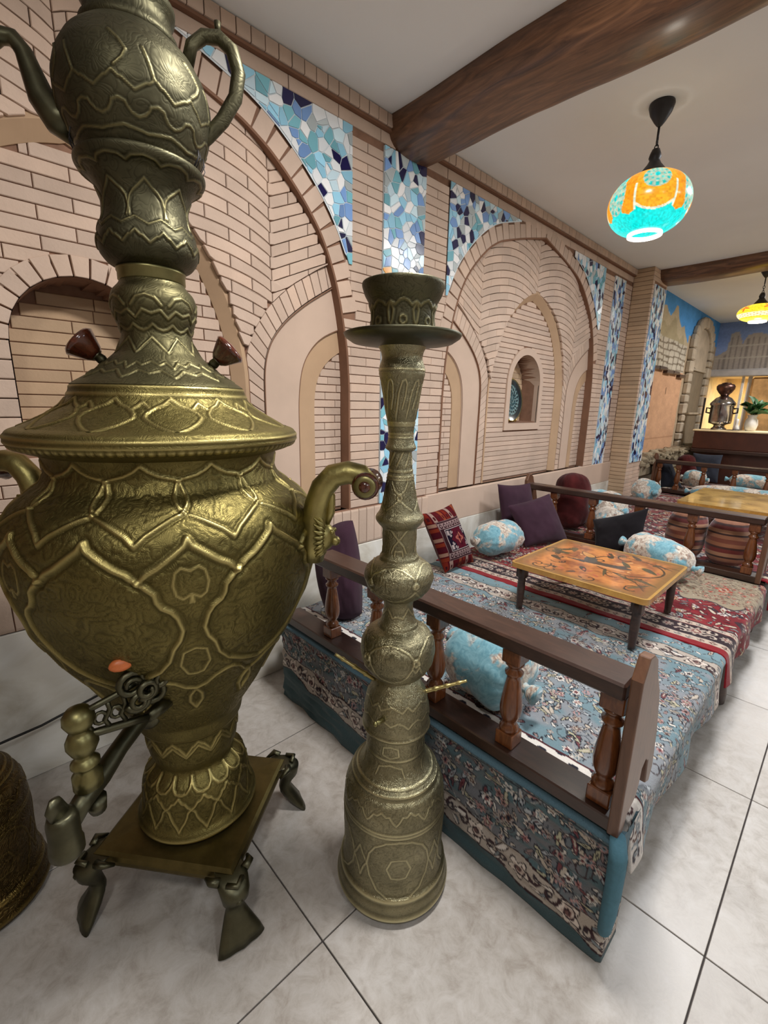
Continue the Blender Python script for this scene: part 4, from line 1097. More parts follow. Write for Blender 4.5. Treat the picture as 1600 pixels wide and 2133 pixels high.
# square base plate on four paw feet
R39 = math.radians(39); plate = MB(); N = 16
def sq(h, z): return [(a*h, b*h, z) for a, b in ((-1, -1), (1, -1), (1, 1), (-1, 1))]
lv = [(.2, .163), (.211, .168), (.217, .18), (.218, .192), (.214, .205), (.205, .213), (.19, .215), (.15, .219), (.05, .223)]
vs = [p for h, z in lv for p in sq(h, z)]; fs = [(i*4+j, i*4+(j+1) % 4, (i+1)*4+(j+1) % 4, (i+1)*4+j) for i in range(len(lv)-1) for j in range(4)]
fs += [(3, 2, 1, 0), tuple(len(vs)-4+j for j in range(4))]; plate.add(vs, fs); plate.build('base_plate', M['brass_old'] if False else metal('worn_base_brass', S(104, 92, 56), .5, 25, .4), sam, (0, 0, 0), (0, 0, R39))
foot = MB()
secs = [(-.02, .20, .028, .022), (.01, .205, .034, .03), (.034, .19, .036, .034), (.05, .165, .033, .034), (.05, .14, .03, .03), (.04, .12, .022, .024), (.032, .10, .019, .02), (.036, .08, .026, .02), (.05, .05, .038, .021), (.066, .022, .05, .02), (.076, .002, .056, .016)]
nn = 20; vs = []
for s_, z_, a_, b_ in secs:
    for j in range(nn):
        w = 2*PI*j/nn; fl = 1+.10*math.cos(8*w)*(z_ < .09); vs.append((s_+b_*math.cos(w)*fl, a_*math.sin(w), z_+(b_*.35*math.cos(w) if z_ < .18 else 0)))
zmin = min(v[2] for v in vs); vs = [(x, y, max(0.0, z)) for x, y, z in vs]
fs = [(i*nn+j, i*nn+(j+1) % nn, (i+1)*nn+(j+1) % nn, (i+1)*nn+j) for i in range(len(secs)-1) for j in range(nn)]+[tuple(range(nn))[::-1], tuple((len(secs)-1)*nn+j for j in range(nn))]
foot.add(vs, fs, True)
for sy in (-1, 1):                                       # wings and brow of the cast face on the knee
    foot.sphere((.064, sy*.016, .176), .007, 8, 6); foot.tube([(.03, sy*.03, .2), (.02, sy*.046, .205), (-.01, sy*.05, .19)], [.012, .01, .004], 8)
foot.sphere((.076, 0, .158), .010, 8, 6); foot.tube([(.05, -.018, .2), (.07, 0, .203), (.05, .018, .2)], .008, 6)
fme = foot.mesh('paw_foot', M['bronze'])
for k in range(4):
    a = R39+PI/4+k*PI/2; new_obj('paw_foot', fme, sam, (.268*math.cos(a), .268*math.sin(a), 0), (0, 0, a), (1.05, 1.2, 1.0))
# lid knobs
kp = [(.006, 0), (.009, .01), (.008, .018), (.011, .02), (.016, .026), (.027, .05), (.03, .056), (.026, .062), (.004, .066)]
for az in (-28, 156):
    a = math.radians(az); Mx = Matrix.Rotation(a, 3, 'Z') @ Matrix.Rotation(math.radians(48), 3, 'Y')
    k = thing('lid_knob', None, None); k.parent = sam; k.location = (.122*math.cos(a), .122*math.sin(a), 1.588); k.rotation_euler = Mx.to_euler(); k.scale = (1.45, 1.45, 1.3)
    q = MB(); q.lathe(kp[:4], 20); q.build('knob_stem', M['bronze'], k); q = MB(); q.lathe(kp[3:], 24); q.build('knob_head', M['knobwood'], k)
# side handles: brass scroll, lion boss, wooden spool
for az in (-50, 130):
    h = thing('side_handle', None, None); h.parent = sam; h.rotation_euler = (0, 0, math.radians(az))
    q = MB(); q.tube([(.40, 0, 1.075), (.402, 0, 1.12), (.405, 0, 1.18), (.415, 0, 1.235), (.432, 0, 1.282), (.462, 0, 1.315), (.50, 0, 1.324), (.535, 0, 1.318), (.556, 0, 1.30), (.556, 0, 1.282), (.542, 0, 1.276)], [.03, .036, .036, .034, .033, .032, .031, .029, .024, .017, .01], 14, flat=1.0)
    q.tube([(.445, 0, 1.29), (.455, 0, 1.26), (.452, 0, 1.215), (.44, 0, 1.18)], [.008, .01, .012, .008], 8); q.build('scroll_arm', M['green_brass'], h)
    q = MB(); q.sphere((.43, 0, 1.145), .034, 16, 10, (1.0, 1, 1.2)); q.sphere((.464, 0, 1.134), .014, 10, 8)
    for k in range(26):
        a = 2*PI*k/26; q.tube([(.436, .024*math.cos(a), 1.15+.03*math.sin(a)), (.43, .042*math.cos(a), 1.152+.055*math.sin(a)), (.416, .052*math.cos(a), 1.155+.075*math.sin(a))], [.008, .007, .002], 6)
    for sy in (-1, 1): q.sphere((.458, sy*.013, 1.162), .007, 8, 6)
    q.build('lion_boss', M['green_brass'], h)
    q = MB(); q.lathe([(.004, -.062), (.012, -.06), (.015, -.056), (.016, -.05), (.032, -.048), (.036, -.042), (.03, -.03), (.026, 0), (.03, .03), (.036, .042), (.032, .048), (.016, .05), (.015, .056), (.012, .06), (.004, .062)], 20, (.552, 0, 1.296), Matrix.Rotation(PI/2, 3, 'X')); q.build('wooden_grip', M['knobwood'], h)
    for sy in (-1, 1):
        q = MB(); q.lathe([(.016, .0), (.027, .0), (.029, .003), (.027, .006), (.016, .006)], 20, (.552, sy*.05, 1.296), Matrix.Rotation(-sy*PI/2, 3, 'X')); q.build('grip_washer', M['brass_plain'], h)
# tap with pierced key
tp = thing('tap', None, None); tp.parent = sam; tp.rotation_euler = (0, 0, math.radians(218))
q = MB(); q.tube([(.15, 0, .70), (.22, 0, .69), (.30, 0, .672), (.365, 0, .65), (.42, 0, .637), (.455, 0, .62)], [.026, .022, .021, .024, .022, .022], 16)
q.sphere((.205, 0, .693), .045, 16, 8, (.35, 1, 1)); q.tube([(.39, 0, .61), (.385, 0, .575)], [.024, .017], 12); q.build('spout_pipe', M['bronze'], tp)
q = MB(); q.lathe([(.02, .048), (.026, .045), (.03, .03), (.03, -.02), (.033, -.028), (.033, -.05), (.029, -.056), (.02, -.056)], 20, (.475, 0, .612)); q.tube([(.475, .0, .65), (.488, 0, .69), (.484, 0, .705)], [.022, .02, .012], 10, flat=.5); q.build('spout_end', M['bronze'], tp)
q = MB(); q.lathe([(.03, .66), (.03, .69), (.022, .70), (.022, .71), (.029, .716), (.029, .722), (.02, .732), (.015, .738), (.024, .747), (.032, .765), (.032, .777), (.024, .795), (.014, .802), (.024, .808), (.032, .824), (.031, .838), (.022, .852), (.008, .858)], 20, (.4, 0, 0)); q.build('valve_stem', M['brass_plain'], tp)
key = thing('pierced_key', None, None); key.parent = tp; key.location = (.41, 0, 0); key.rotation_euler = (0, 0, -math.radians(218))
q = MB()                                                  # openwork lever: two rails, rungs and curls
q.tube([(.01, 0, .842), (.05, 0, .85), (.09, 0, .858), (.13, 0, .872)], .0075, 8); q.tube([(.01, 0, .788), (.05, 0, .782), (.09, 0, .776), (.14, 0, .768)], .0095, 8)
for x in (.03, .062, .094): q.tube([(x, 0, .785), (x-.008, 0, .806), (x+.004, 0, .828), (x, 0, .85)], .006, 6)
for x in (.046, .078):
    t = np.linspace(0, 2*PI, 11); q.tube([(x+.012*math.cos(a), 0, .815+.014*math.sin(a)) for a in t], .0045, 6, up=(0, 1, 0))
for (cx_, cz_, rr, ph_, yy) in ((.112, .872, .030, 0, -.004), (.15, .885, .030, 2, 0), (.158, .832, .032, 1, .004), (.122, .828, .024, 3.4, -.008), (.17, .868, .022, .6, -.012), (.138, .855, .022, 4, -.018)):
    t = np.linspace(0, 1.5*2*PI, 20); q.tube([(cx_+rr*(1-.03*i)*math.cos(a+ph_), yy-.0008*i, cz_+rr*(1-.03*i)*math.sin(a+ph_)) for i, a in enumerate(t)], [.0105-.0003*i for i in range(20)], 7, up=(0, 1, 0))
q.tube([(.14, 0, .768), (.17, .02, .765), (.2, .05, .76)], [.014, .017, .02], 10); q.build('openwork_lever', M['bronze'], key)
q = MB(); q.sphere((.098, -.012, .932), .027, 14, 8, (1.0, .5, .6)); o_ = q.build('orange_knob', M['amber'], key); 

# teapot on the crown
tpt = thing('brass_teapot', 'embossed brass teapot standing on top of the giant samovar', 'teapot', (SAX, SAY, 2.012))
pot = [(.05, 2.016), (.105, 2.022), (.118, 2.035), (.132, 2.06), (.152, 2.10), (.162, 2.14), (.162, 2.18), (.152, 2.215), (.132, 2.25), (.108, 2.272), (.095, 2.283)]
pot = [(a, b-2.012) for a, b in pot]
def zz(l): return [[(a, b-2.012) for a, b in ln] for ln in l]
engraved('pot_body', pot, [(28.5, 237.4, True, zz([[(0, 2.143), (4, 2.133), (6, 2.132), (14.2, 2.117)]]), .0024, .0017), (28.5, 239, True, zz([[(0, 2.10), (5, 2.096), (6, 2.09), (9, 2.082), (14.2, 2.077)]]), .0026, .0018),
    (40, 240, True, zz([[(0, 2.062), (20, 2.055)]]), .003, .002), (57, 239, False, zz([[(0, 2.15), (6, 2.165), (9, 2.18), (4, 2.2), (-2, 2.214)], [(26, 2.145), (24, 2.165), (20, 2.195)]]), .0026, .0022)], M['brass_top'], tpt, n=480, st=.0026)
q = MB(); q.lathe([(.088, .262), (.1, .268), (.1, .282), (.09, .288), (.088, .325), (.096, .332), (.098, .345), (.086, .352), (.05, .385), (.02, .395), (.012, .405), (.018, .42), (.004, .435)], 40); q.build('pot_lid', M['brass_top'], tpt)
sp = thing('spout', None, None); sp.parent = tpt; sp.rotation_euler = (0, 0, math.radians(152))
q = MB(); q.tube([(.13, 0, .085), (.165, 0, .10), (.19, 0, .135), (.203, 0, .18), (.213, 0, .215), (.23, 0, .238), (.255, 0, .238), (.272, 0, .228)], [.036, .034, .028, .022, .018, .016, .017, .019], 14); q.build('spout_pipe', M['bronze'], sp)
hd = thing('handle', None, None); hd.parent = tpt; hd.rotation_euler = (0, 0, math.radians(-30))
q = MB(); q.tube([(.118, 0, .25), (.13, 0, .29), (.158, 0, .312), (.192, 0, .315), (.22, 0, .295), (.232, 0, .25), (.222, 0, .20), (.19, 0, .15), (.155, 0, .112), (.13, 0, .088), (.118, 0, .07)], [.014, .014, .0145, .015, .016, .0165, .0165, .016, .015, .014, .012], 14); q.tube([(.19, 0, .325), (.19, 0, .345)], [.006, .008], 8); q.build('handle_loop', M['brass_top'], hd)
rr_ = random.Random(9); q = MB(); q.tube([(0, 0, 0), (.012, .006, .025), (.006, .016, .05)], .0011, 5); wme = q.mesh('wire_tie', M['iron'])
for k in range(12):
    a = rr_.uniform(2.5, 3.1) if k % 2 else rr_.uniform(-.9, -.3); new_obj('wire_tie', wme, tpt, (.13*math.cos(a), .13*math.sin(a), .022), (0, 0, a))

# ------------------------------------------------------------------ hookahs
HKP = [(.02, .002), (.160, .002), (.170, .006), (.177, .016), (.177, .04), (.171, .066), (.160, .10), (.156, .13), (.156, .165), (.158, .268), (.154, .347), (.149, .372), (.143, .39), (.136, .398), (.132, .401), (.134, .408), (.131, .416), (.122, .425), (.106, .44), (.0945, .46), (.088, .49), (.088, .556), (.09, .562), (.1, .566), (.102, .573), (.1, .58), (.0975, .586), (.098, .60), (.096, .636), (.0865, .676), (.067, .711), (.055, .727), (.079, .744), (.102, .78), (.108, .815), (.105, .842), (.093, .865), (.075, .88), (.06, .887), (.056, .889), (.057, .896), (.052, .9), (.046, .915), (.0415, .935), (.041, .955), (.044, .968), (.048, .974), (.066, .983), (.088, 1.008), (.0975, 1.038), (.092, 1.06), (.072, 1.08), (.058, 1.087), (.054, 1.089), (.055, 1.097), (.05, 1.101), (.0465, 1.112), (.0455, 1.144), (.047, 1.177), (.058, 1.188), (.066, 1.2), (.065, 1.209), (.0545, 1.223), (.0435, 1.26), (.0385, 1.297), (.0315, 1.34), (.0275, 1.382), (.034, 1.384), (.042, 1.391), (.036, 1.402), (.032, 1.422), (.035, 1.452), (.0415, 1.488), (.0465, 1.523), (.052, 1.554), (.0585, 1.575), (.058, 1.59), (.05, 1.612), (.053, 1.628), (.06, 1.64)]
LEAN = (-.0087, .0083, .7)
HPAT = [
    (32.7, 210.5, True, [[(0, .376), (5, .366), (9, .368), (13, .352), (16.35, .343)]], 0.0023, 0.0020),
    (360, 0, False, rings((.028, .082)), .007, .003),
    (360, 0, False, rings((.30, .31, .415, .43, .498, .565, .573)), .0034, .0016),
    (90, 231, True, [[(0, .288), (14, .283), (26, .262), (33, .23), (36, .19), (33, .15), (24, .11), (12, .09), (0, .086)], [(36, .19), (41, .215), (45, .24)], [(36, .19), (41, .165), (45, .13)]], 0.0026, 0.0020),
    (90, 231, True, [[(0, .225), (8, .222), (13, .19), (8, .158), (0, .155)]], 0.0022, 0.0010),
    (90, 215, True, [[(0, .545), (14, .54), (16, .515), (0, .507)], [(0, .485), (22, .475), (26, .45)]], 0.0022, 0.0014),
    (80, 213, True, [[(0, .868), (14, .863), (28, .85), (36, .832), (40, .828)], [(40, .79), (34, .805), (36, .832)], [(0, .752), (20, .762), (34, .805)]], 0.0023, 0.0022),
    (80, 213, True, [[(0, 1.082), (18, 1.078), (34, 1.064), (40, 1.052)], [(0, .985), (22, .995), (40, 1.02)]], 0.0022, 0.0020),
    (80, 213, True, [[(40, 1.03), (36, 1.036), (40, 1.046)], [(40, .81), (35, .818), (40, .83)]], 0.0036, 0.0027),
    (60, 215, True, [[(0, .675), (10, .668), (20, .66), (30, .675)], [(0, .62), (12, .632), (22, .625), (30, .612)]], 0.0022, 0.0016),
    (90, 222, True, [[(0, .93), (20, .925), (45, .95)]], 0.0022, 0.0014),
    (90, 222, True, [[(0, 1.15), (14, 1.165), (30, 1.18)], [(0, 1.15), (16, 1.135), (26, 1.115)], [(0, 1.12), (12, 1.122), (14, 1.108)]], 0.0020, 0.0015),
    (90, 222, True, [[(0, 1.27), (20, 1.285), (34, 1.305)], [(0, 1.26), (20, 1.245), (40, 1.232)], [(0, 1.275), (9, 1.265), (0, 1.255)]], 0.0020, 0.0016),
    (360, 0, False, rings((1.312, 1.32, 1.333, 1.42, 1.428, 1.45, 1.456, 1.585)), .0026, .0012),
    (45, 222, False, [[(-18, 1.345), (0, 1.365), (16, 1.382)]], 0.0022, 0.0015),
    (40, 222, False, [[(-22, 1.462), (-14, 1.49), (-6, 1.53), (4, 1.556), (12, 1.56), (17, 1.55), (14, 1.52), (4, 1.49)]], 0.0019, 0.0015)]
def hookah(loc, label, rz=0.0):
    t = thing('hookah', label, 'hookah', loc, rz, None)
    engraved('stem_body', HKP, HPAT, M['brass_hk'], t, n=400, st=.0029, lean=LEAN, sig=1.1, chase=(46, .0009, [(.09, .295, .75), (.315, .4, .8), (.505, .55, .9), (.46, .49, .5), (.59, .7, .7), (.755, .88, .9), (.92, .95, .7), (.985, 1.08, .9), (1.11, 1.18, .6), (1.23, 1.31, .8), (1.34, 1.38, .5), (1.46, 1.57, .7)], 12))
    def le(z): return (LEAN[0]*max(0, z-LEAN[2]), LEAN[1]*max(0, z-LEAN[2]))
    a, b = le(1.65); q = MB(); q.lathe([(.05, 1.638), (.07, 1.641), (.125, 1.649), (.142, 1.66), (.146, 1.668), (.142, 1.67), (.12, 1.658), (.07, 1.653), (.05, 1.653)], 56, (a, b, 0)); q.build('ash_tray', M['bronze'], t)
    a, b = le(1.72)
    cup = [(.06, 1.652), (.078, 1.656), (.0785, 1.675), (.0785, 1.715), (.083, 1.738), (.0935, 1.756), (.099, 1.772), (.101, 1.78), (.098, 1.786), (.09, 1.782), (.08, 1.765), (.068, 1.73), (.03, 1.725)]
    o = engraved('bowl', cup, [(48, 225, True, [[(0, 1.70), (5, 1.697), (6, 1.688), (0, 1.68)]], .0026, .002), (44, 225, True, [[(0, 1.735), (8, 1.73), (14, 1.722), (22, 1.73)], [(22, 1.73), (17, 1.712), (19, 1.69), (22, 1.68)]], .0028, .002)], M['brass_top'], t, n=240, st=.003, sig=1.0)
    o.location = (a, b, 0)
    def pipe(az, s0, z0, L, dz):
        g = MB(); ca, sa = math.cos(math.radians(az)), math.sin(math.radians(az)); n_ = 22; pts = []; rad = []
        for k in range(n_+1):
            u = k/n_; pts.append(((s0+L*u)*ca, (s0+L*u)*sa, z0+dz*u)); rad.append(.0068-.0022*u+(.0026 if k % 6 == 0 else 0))
        g.tube(pts, rad, 10); g.build('hose_stub', M['brass_stub'], t)
    pipe(-46, .08, .672, .125, .042); pipe(133, .06, .70, .125, .082)
    g = MB(); ca = math.radians(200); g.tube([(.085*math.cos(ca), .085*math.sin(ca), .632), (.135*math.cos(ca), .135*math.sin(ca), .652)], [.009, .006], 10); g.sphere((.14*math.cos(ca), .14*math.sin(ca), .654), .008, 10, 6)
    g.build('hose_port', M['brass_plain'], t)
    return t
hk = hookah((.857, .819, 0), 'tall pale brass hookah stand in front of the carpeted platform')
hk2 = copy_tree(hk); hk2.location = (-.135, 1.62, 0); hk2.rotation_euler = (0, 0, 1.1)
hk2['label'] = 'dark brass hookah base at the left picture edge beside the samovar'
hk2.name = 'hookah'
for ch in list(hk2.children):
    if ch.name.startswith('hose'): bpy.data.objects.remove(ch)
for ch in hk2.children:
    if ch.name.startswith(('stem_body', 'bowl', 'ash_tray')):
        ch.material_slots[0].link = 'OBJECT'; ch.material_slots[0].material = M['brass_old']
# power cord along the skirting
q = MB(); q.tube([(-.6, 2.03, .2), (-.1, 2.04, .22), (.1, 2.04, .235), (.3, 2.05, .27), (.34, 2.045, .3)], .005, 8); tag(q.build('power_cord', M['black_cable']), 'thin black cord hanging along the marble skirting behind the tap', 'cord')
# ------------------------------------------------------------------ carpets
CREAM, WHITE, NAVY, TEAL, DTEAL = S3(196, 180, 160), S3(222, 214, 204), S3(34, 34, 50), S3(92, 134, 146), S3(58, 96, 110)
RED, DRED, PINK, BROWN, GREY = S3(118, 24, 34), S3(84, 22, 34), S3(190, 138, 134), S3(104, 66, 52), S3(122, 132, 140)
def floral(cv, u0, u1, v0, v1, seed, pal, dens=1.0, sc=1.0):
    """scattered vines, leaves, blossoms: the small all-over pattern of a Persian field"""
    r = random.Random(seed); A = (u1-u0)*(v1-v0)
    P = lambda: (r.uniform(u0, u1), r.uniform(v0, v1))
    for k in range(int(60*A*dens)):
        x, y = P(); cv.spiral(x, y, r.uniform(.03, .07)*sc, r.uniform(0, 6), r.uniform(.4, .9), .0026*sc, pal['vine'][k % len(pal['vine'])], r.choice((-1, 1)))
    for k in range(int(260*A*dens)):
        x, y = P(); a = r.uniform(0, 6.28); L = r.uniform(.008, .017)*sc
        cv.leaf(x, y, L, L*r.uniform(.35, .6), a, r.choice(pal['leaf']), pal['line'], .003*sc)
    for k in range(int(90*A*dens)):
        x, y = P(); a = r.uniform(0, 6.28); L = r.uniform(.02, .036)*sc
        cv.leaf(x, y, L, L*.33, a, r.choice(pal['big']), pal['line'], .0034*sc); cv.leaf(x, y, L*.5, L*.12, a, r.choice(pal['core']))
    for k in range(int(85*A*dens)):
        x, y = P(); cv.flower(x, y, r.uniform(.012, .026)*sc, r.choice((5, 6, 8)), r.choice(pal['fl']), r.choice(pal['fl2']), r.choice(pal['core']), r.uniform(0, 6), pal['line'])
    for k in range(int(130*A*dens)):
        x, y = P(); L = r.uniform(.006, .012)*sc; cv.leaf(x, y, L, L*.45, r.uniform(0, 6.28), pal['line'])
PB = dict(vine=[S3(66, 74, 84), S3(160, 160, 156), S3(70, 52, 56)], leaf=[WHITE, CREAM, S3(172, 180, 186), S3(178, 168, 140), S3(150, 120, 116)], big=[CREAM, S3(186, 180, 140), S3(170, 176, 182), S3(128, 60, 66)],
          line=S3(44, 46, 58), fl=[WHITE, PINK, S3(168, 150, 140), S3(196, 188, 178)], fl2=[S3(150, 84, 84), S3(120, 140, 150), BROWN], core=[DRED, CREAM, NAVY])
def scroll_band(cv, horizontal, c0, w, a0, a1, seed, tilt=0.0, outline=S3(58, 34, 38)):
    """cream scrollwork band; c0 centre, w half width; along a from a0 to a1"""
    r = random.Random(seed); A, C = (cv.U, cv.V) if horizontal else (cv.V, cv.U)
    ctr = c0+tilt*A; wav = w*(1+.16*np.sin(A*22)+.08*np.sin(A*51+1)); m = (A >= a0) & (A <= a1)
    cv.fill(m & (np.abs(C-ctr) < wav+.006), outline); cv.fill(m & (np.abs(C-ctr) < wav), S3(186, 170, 154))
    pt = (lambda a, c: (a, c)) if horizontal else (lambda a, c: (c, a))
    a = a0+.05; k = 0
    while a < a1-.03:
        c = c0+tilt*a
        x, y = pt(a, c)
        cv.flower(x, y, w*.85, 5, S3(226, 208, 192), S3(200, 172, 156), S3(120, 76, 70), k, S3(48, 34, 40)); cv.spiral(x, y, w*.55, k, 1.3, .003, S3(70, 46, 50))
        for sg in (-1, 1):
            x, y = pt(a+sg*w*1.25, c+sg*w*.25*(1 if k % 2 else -1)); cv.spiral(x, y, w*.62, r.uniform(0, 6), .9, .005, S3(70, 44, 48), sg); cv.spiral(x, y, w*.34, r.uniform(0, 6), .8, .003, S3(56, 44, 54), -sg)
            x, y = pt(a+sg*w*2.1, c-sg*w*.35); cv.leaf(x, y, w*.5, w*.2, r.uniform(-.6, .6)+(0 if horizontal else PI/2), S3(226, 214, 202), outline, .003)
            x, y = pt(a+sg*w*1.8, c+sg*w*.6); cv.leaf(x, y, w*.34, w*.13, r.uniform(0, 6), S3(122, 134, 140), outline, .002)
        a += w*3.6; k += 1
def mottled(cv, c1, c2, seed, k=26):
    n = (shade_noise(cv.nu, cv.nv, k, seed, 1.0)/2)[..., None]; f = np.clip((n-.35)/.3, 0, 1); cv.c[:] = c1*(1-f)+c2*f
def calm(cv, k=.28, g=.93):
    """mute the dyes a little"""
    l = cv.c @ np.array((.25, .62, .13)); cv.c = (cv.c*(1-k)+l[..., None]*k)*g

TOPZ = .428
# platform body under the carpets
def platform(name, label, x0, x1, y0, y1, legs):
    t = thing(name, label, 'platform', (x0, y0, 0))
    q = MB(); q.box(((x1-x0)/2, (y1-y0)/2, .36), ((x1-x0)/2, (y1-y0)/2, .05), .006); q.build('deck', M['wood'], t)
    lg = MB(); lg.lathe([(.03, 0), (.04, .008), (.042, .06), (.036, .12), (.03, .2), (.04, .3), (.04, .312)], 16); lme = lg.mesh('leg', M['wood'])
    for x, y in legs: new_obj('leg', lme, t, (x-x0, y-y0, 0))
    return t
platform('wooden_platform', 'low wooden seating platform under the blue and red carpets', 1.105, 3.6, .262, 1.9, [(1.25, .34), (2.74, .283), (3.5, .34), (1.25, 1.8), (3.5, 1.8)])
platform('wooden_platform', 'low wooden seating platform beyond the second railing, under red carpet', 3.72, 6.75, .262, 1.86, [(3.85, .32), (5.2, .32), (6.6, .32), (3.85, 1.78), (6.6, 1.78)])
platform('wooden_platform', 'low wooden seating platform farthest away, before the counter', 6.98, 8.3, -.6, 1.8, [(7.1, -.5), (8.2, -.5), (7.1, 1.7), (8.2, 1.7)])

# blue carpet hung over the platform's end
WR = .11
cv = Canvas(1.63+WR, .43, .0036, DTEAL); mottled(cv, S3(80, 112, 120), S3(116, 118, 124), 4)
floral(cv, 0, 1.63+WR, .1, .43, 21, PB, 3.4, .85)
scr = .105; cv.fill(cv.V < scr-.045+.085*(cv.U-.3)+.01*np.sin(cv.U*17), S3(62, 92, 98))
scroll_band(cv, True, scr-.034, .044, 0, 1.63+WR, 5, .085)
cv.fill(cv.V > .405, S3(70, 108, 124)); cv.fill((cv.V > .393) & (cv.V < .4), S3(40, 58, 70)); cv.fill((cv.U < WR+.016) & (cv.V > .19), S3(66, 106, 122))
calm(cv)
nz = shade_noise(cv.nu, cv.nv, 22, 6, 1.0)-1
zz_ = np.minimum(cv.V, .424); X = 1.088+.008*nz-.012*np.exp(-((cv.V-.41)/.02)**2)*(1+.4*nz)+np.clip(cv.V-.412, 0, 1)*2.2
s_ = cv.U-WR; rc = .02; sx = np.where(s_ < 0, -s_, 0); X = X+np.where(s_ < rc, rc*.3*(1-np.clip(s_, 0, rc)/rc), 0)+sx; Yc = np.where(s_ < rc, .236+rc*.3*np.clip(s_, 0, rc)/rc*2, .236+s_)
P = np.stack([X, Yc, zz_+.001], -1)
mb_ = grid_mesh('end_carpet', P, M['carpet'], cv.c, flip=True)
eo = new_obj('blue_carpet', mb_); tag(eo, 'blue floral carpet hanging down the platform end to the floor', 'carpet')
md = eo.modifiers.new('thick', 'SOLIDIFY'); md.thickness = .006; md.offset = -1; md.use_rim_only = True
# folded teal corner of that carpet
q = MB(); q.tube([(1.086, .244, .435), (1.086, .236, .38), (1.084, .234, .29), (1.086, .236, .2), (1.09, .24, .13), (1.1, .246, .1)], [.018, .022, .021, .02, .017, .008], 12, flat=1.3)
q.build('corner_fold', plain('teal_binding', S(70, 112, 128), .9, nscale=40, bscale=200, bump=.4), eo)

def top_sheet(cv, x0, yfront, drop, seed, zoff=0.0, amp=.004, xs=1):
    """canvas u along x, v from the hanging front hem up and back over the deck"""
    R = .035; n1 = shade_noise(cv.nu, cv.nv, 18, seed, 1.0)-1; n2 = shade_noise(cv.nu, cv.nv, 60, seed+1, 1.0)-1
    V = cv.V; arc = R*PI/2; Y = np.empty_like(V); Z = np.empty_like(V); top = TOPZ+zoff
    a = V < drop; b = (V >= drop) & (V < drop+arc); c = V >= drop+arc
    hang = (drop-V)
    Y[a] = (yfront-.012*np.sin(cv.U*13+1)*hang/drop-.008*hang/drop)[a]; Z[a] = (top-R-hang)[a]
    t = (V-drop)/R; Y[b] = (yfront+R*(1-np.cos(t)))[b]; Z[b] = (top-R+R*np.sin(t))[b]
    Y[c] = (yfront+R+(V-drop-arc))[c]; Z[c] = top
    Z = Z+c*(amp*n1+.0015*n2); Y = Y+a*(amp*1.5*n1)
    return np.stack([x0+cv.U, Y, Z], -1)
# blue carpet on top
L, Wd = 1.21, 1.62; cv = Canvas(L, Wd+.21, .004, TEAL); mottled(cv, S3(104, 140, 152), S3(138, 144, 152), 9)
floral(cv, .1, .98, 0, Wd+.21, 31, PB, 3.0, .8)
cv.fill(cv.U < .02, S3(92, 134, 148)); cv.fill((cv.U > .02) & (cv.U < .09), WHITE); cv.fill((cv.U > .02) & (cv.U < .09) & (np.sin(cv.V*60)*np.sin(cv.U*120) > .55), NAVY); cv.fill((cv.U > .09) & (cv.U < .1), DRED)
m_ = (cv.U < .07) & (cv.V < .24); cv.fill(m_, S3(206, 196, 188)); rr_ = random.Random(3)
for k in range(16): cv.spiral(rr_.uniform(.01, .06), rr_.uniform(.02, .22), rr_.uniform(.014, .03), rr_.uniform(0, 6), .8, .004, rr_.choice([NAVY, BROWN, S3(74, 40, 44), S3(120, 132, 140)]), rr_.choice((-1, 1)))
m_ = None
cv.fill(cv.U > .985, S3(104, 140, 150)); scroll_band(cv, False, 1.055, .052, 0, Wd+.21, 8)
cv.fill(cv.U > 1.135, S3(112, 152, 164)); floral(cv, 1.13, 1.2, 0, Wd, 4, PB, .8, .8)
calm(cv)
P = top_sheet(cv, 1.175, .236, .13, 3)
o = new_obj('blue_carpet', grid_mesh('blue_carpet', P, M['carpet'], cv.c)); tag(o, 'blue floral carpet spread over the near half of the platform', 'carpet')
md = o.modifiers.new('thick', 'SOLIDIFY'); md.thickness = .007; md.offset = -1; md.use_rim_only = True
# red carpet on top
PR = dict(vine=[S3(70, 20, 30), S3(150, 96, 84), S3(60, 50, 56)], leaf=[CREAM, WHITE, S3(170, 140, 122), S3(120, 116, 116)], big=[CREAM, S3(180, 150, 120), S3(150, 150, 150), S3(56, 30, 40)], line=S3(40, 18, 28),
          fl=[WHITE, S3(200, 160, 140), S3(188, 150, 110), S3(160, 154, 150)], fl2=[RED, S3(90, 40, 44), S3(64, 62, 76)], core=[CREAM, NAVY, RED])
L = 1.2; cv = Canvas(L, Wd+.22, .0052, RED); mottled(cv, S3(112, 22, 32), S3(136, 34, 42), 12)
floral(cv, .29, L, 0, Wd+.22, 41, PR, 1.5, 1.15)
def guard(u0, u1, seed):
    cv.rect(u0, u1, 0, 9, S3(190, 172, 156)); r = random.Random(seed); v = .02
    while v < Wd+.2:
        cv.flower((u0+u1)/2, v, (u1-u0)*.36, 4, DRED if r.random() < .5 else S3(90, 96, 104), CREAM, NAVY, 0); v += (u1-u0)*1.05
cv.rect(0, .052, 0, 9, S3(132, 24, 34)); guard(.054, .1, 1); cv.rect(.1, .108, 0, 9, NAVY); guard(.23, .275, 2)
cv.rect(.108, .228, 0, 9, S3(44, 28, 36)); v = .05; k = 0
while v < Wd+.2:
    cv.flower(.168, v, .042 if k % 2 == 0 else .026, 8, S3(176, 160, 148), S3(120, 60, 60), CREAM, 0, S3(150, 136, 126))
    for sg in (-1, 1):
        cv.spiral(.168+sg*.03, v+.055, .026, 1, .8, .004, S3(196, 180, 166), sg); cv.leaf(.168+sg*.02, v+.08, .016, .007, .6*sg, S3(190, 170, 156))
    v += .125; k += 1
cv.rect(.275, .285, 0, 9, S3(60, 24, 34))
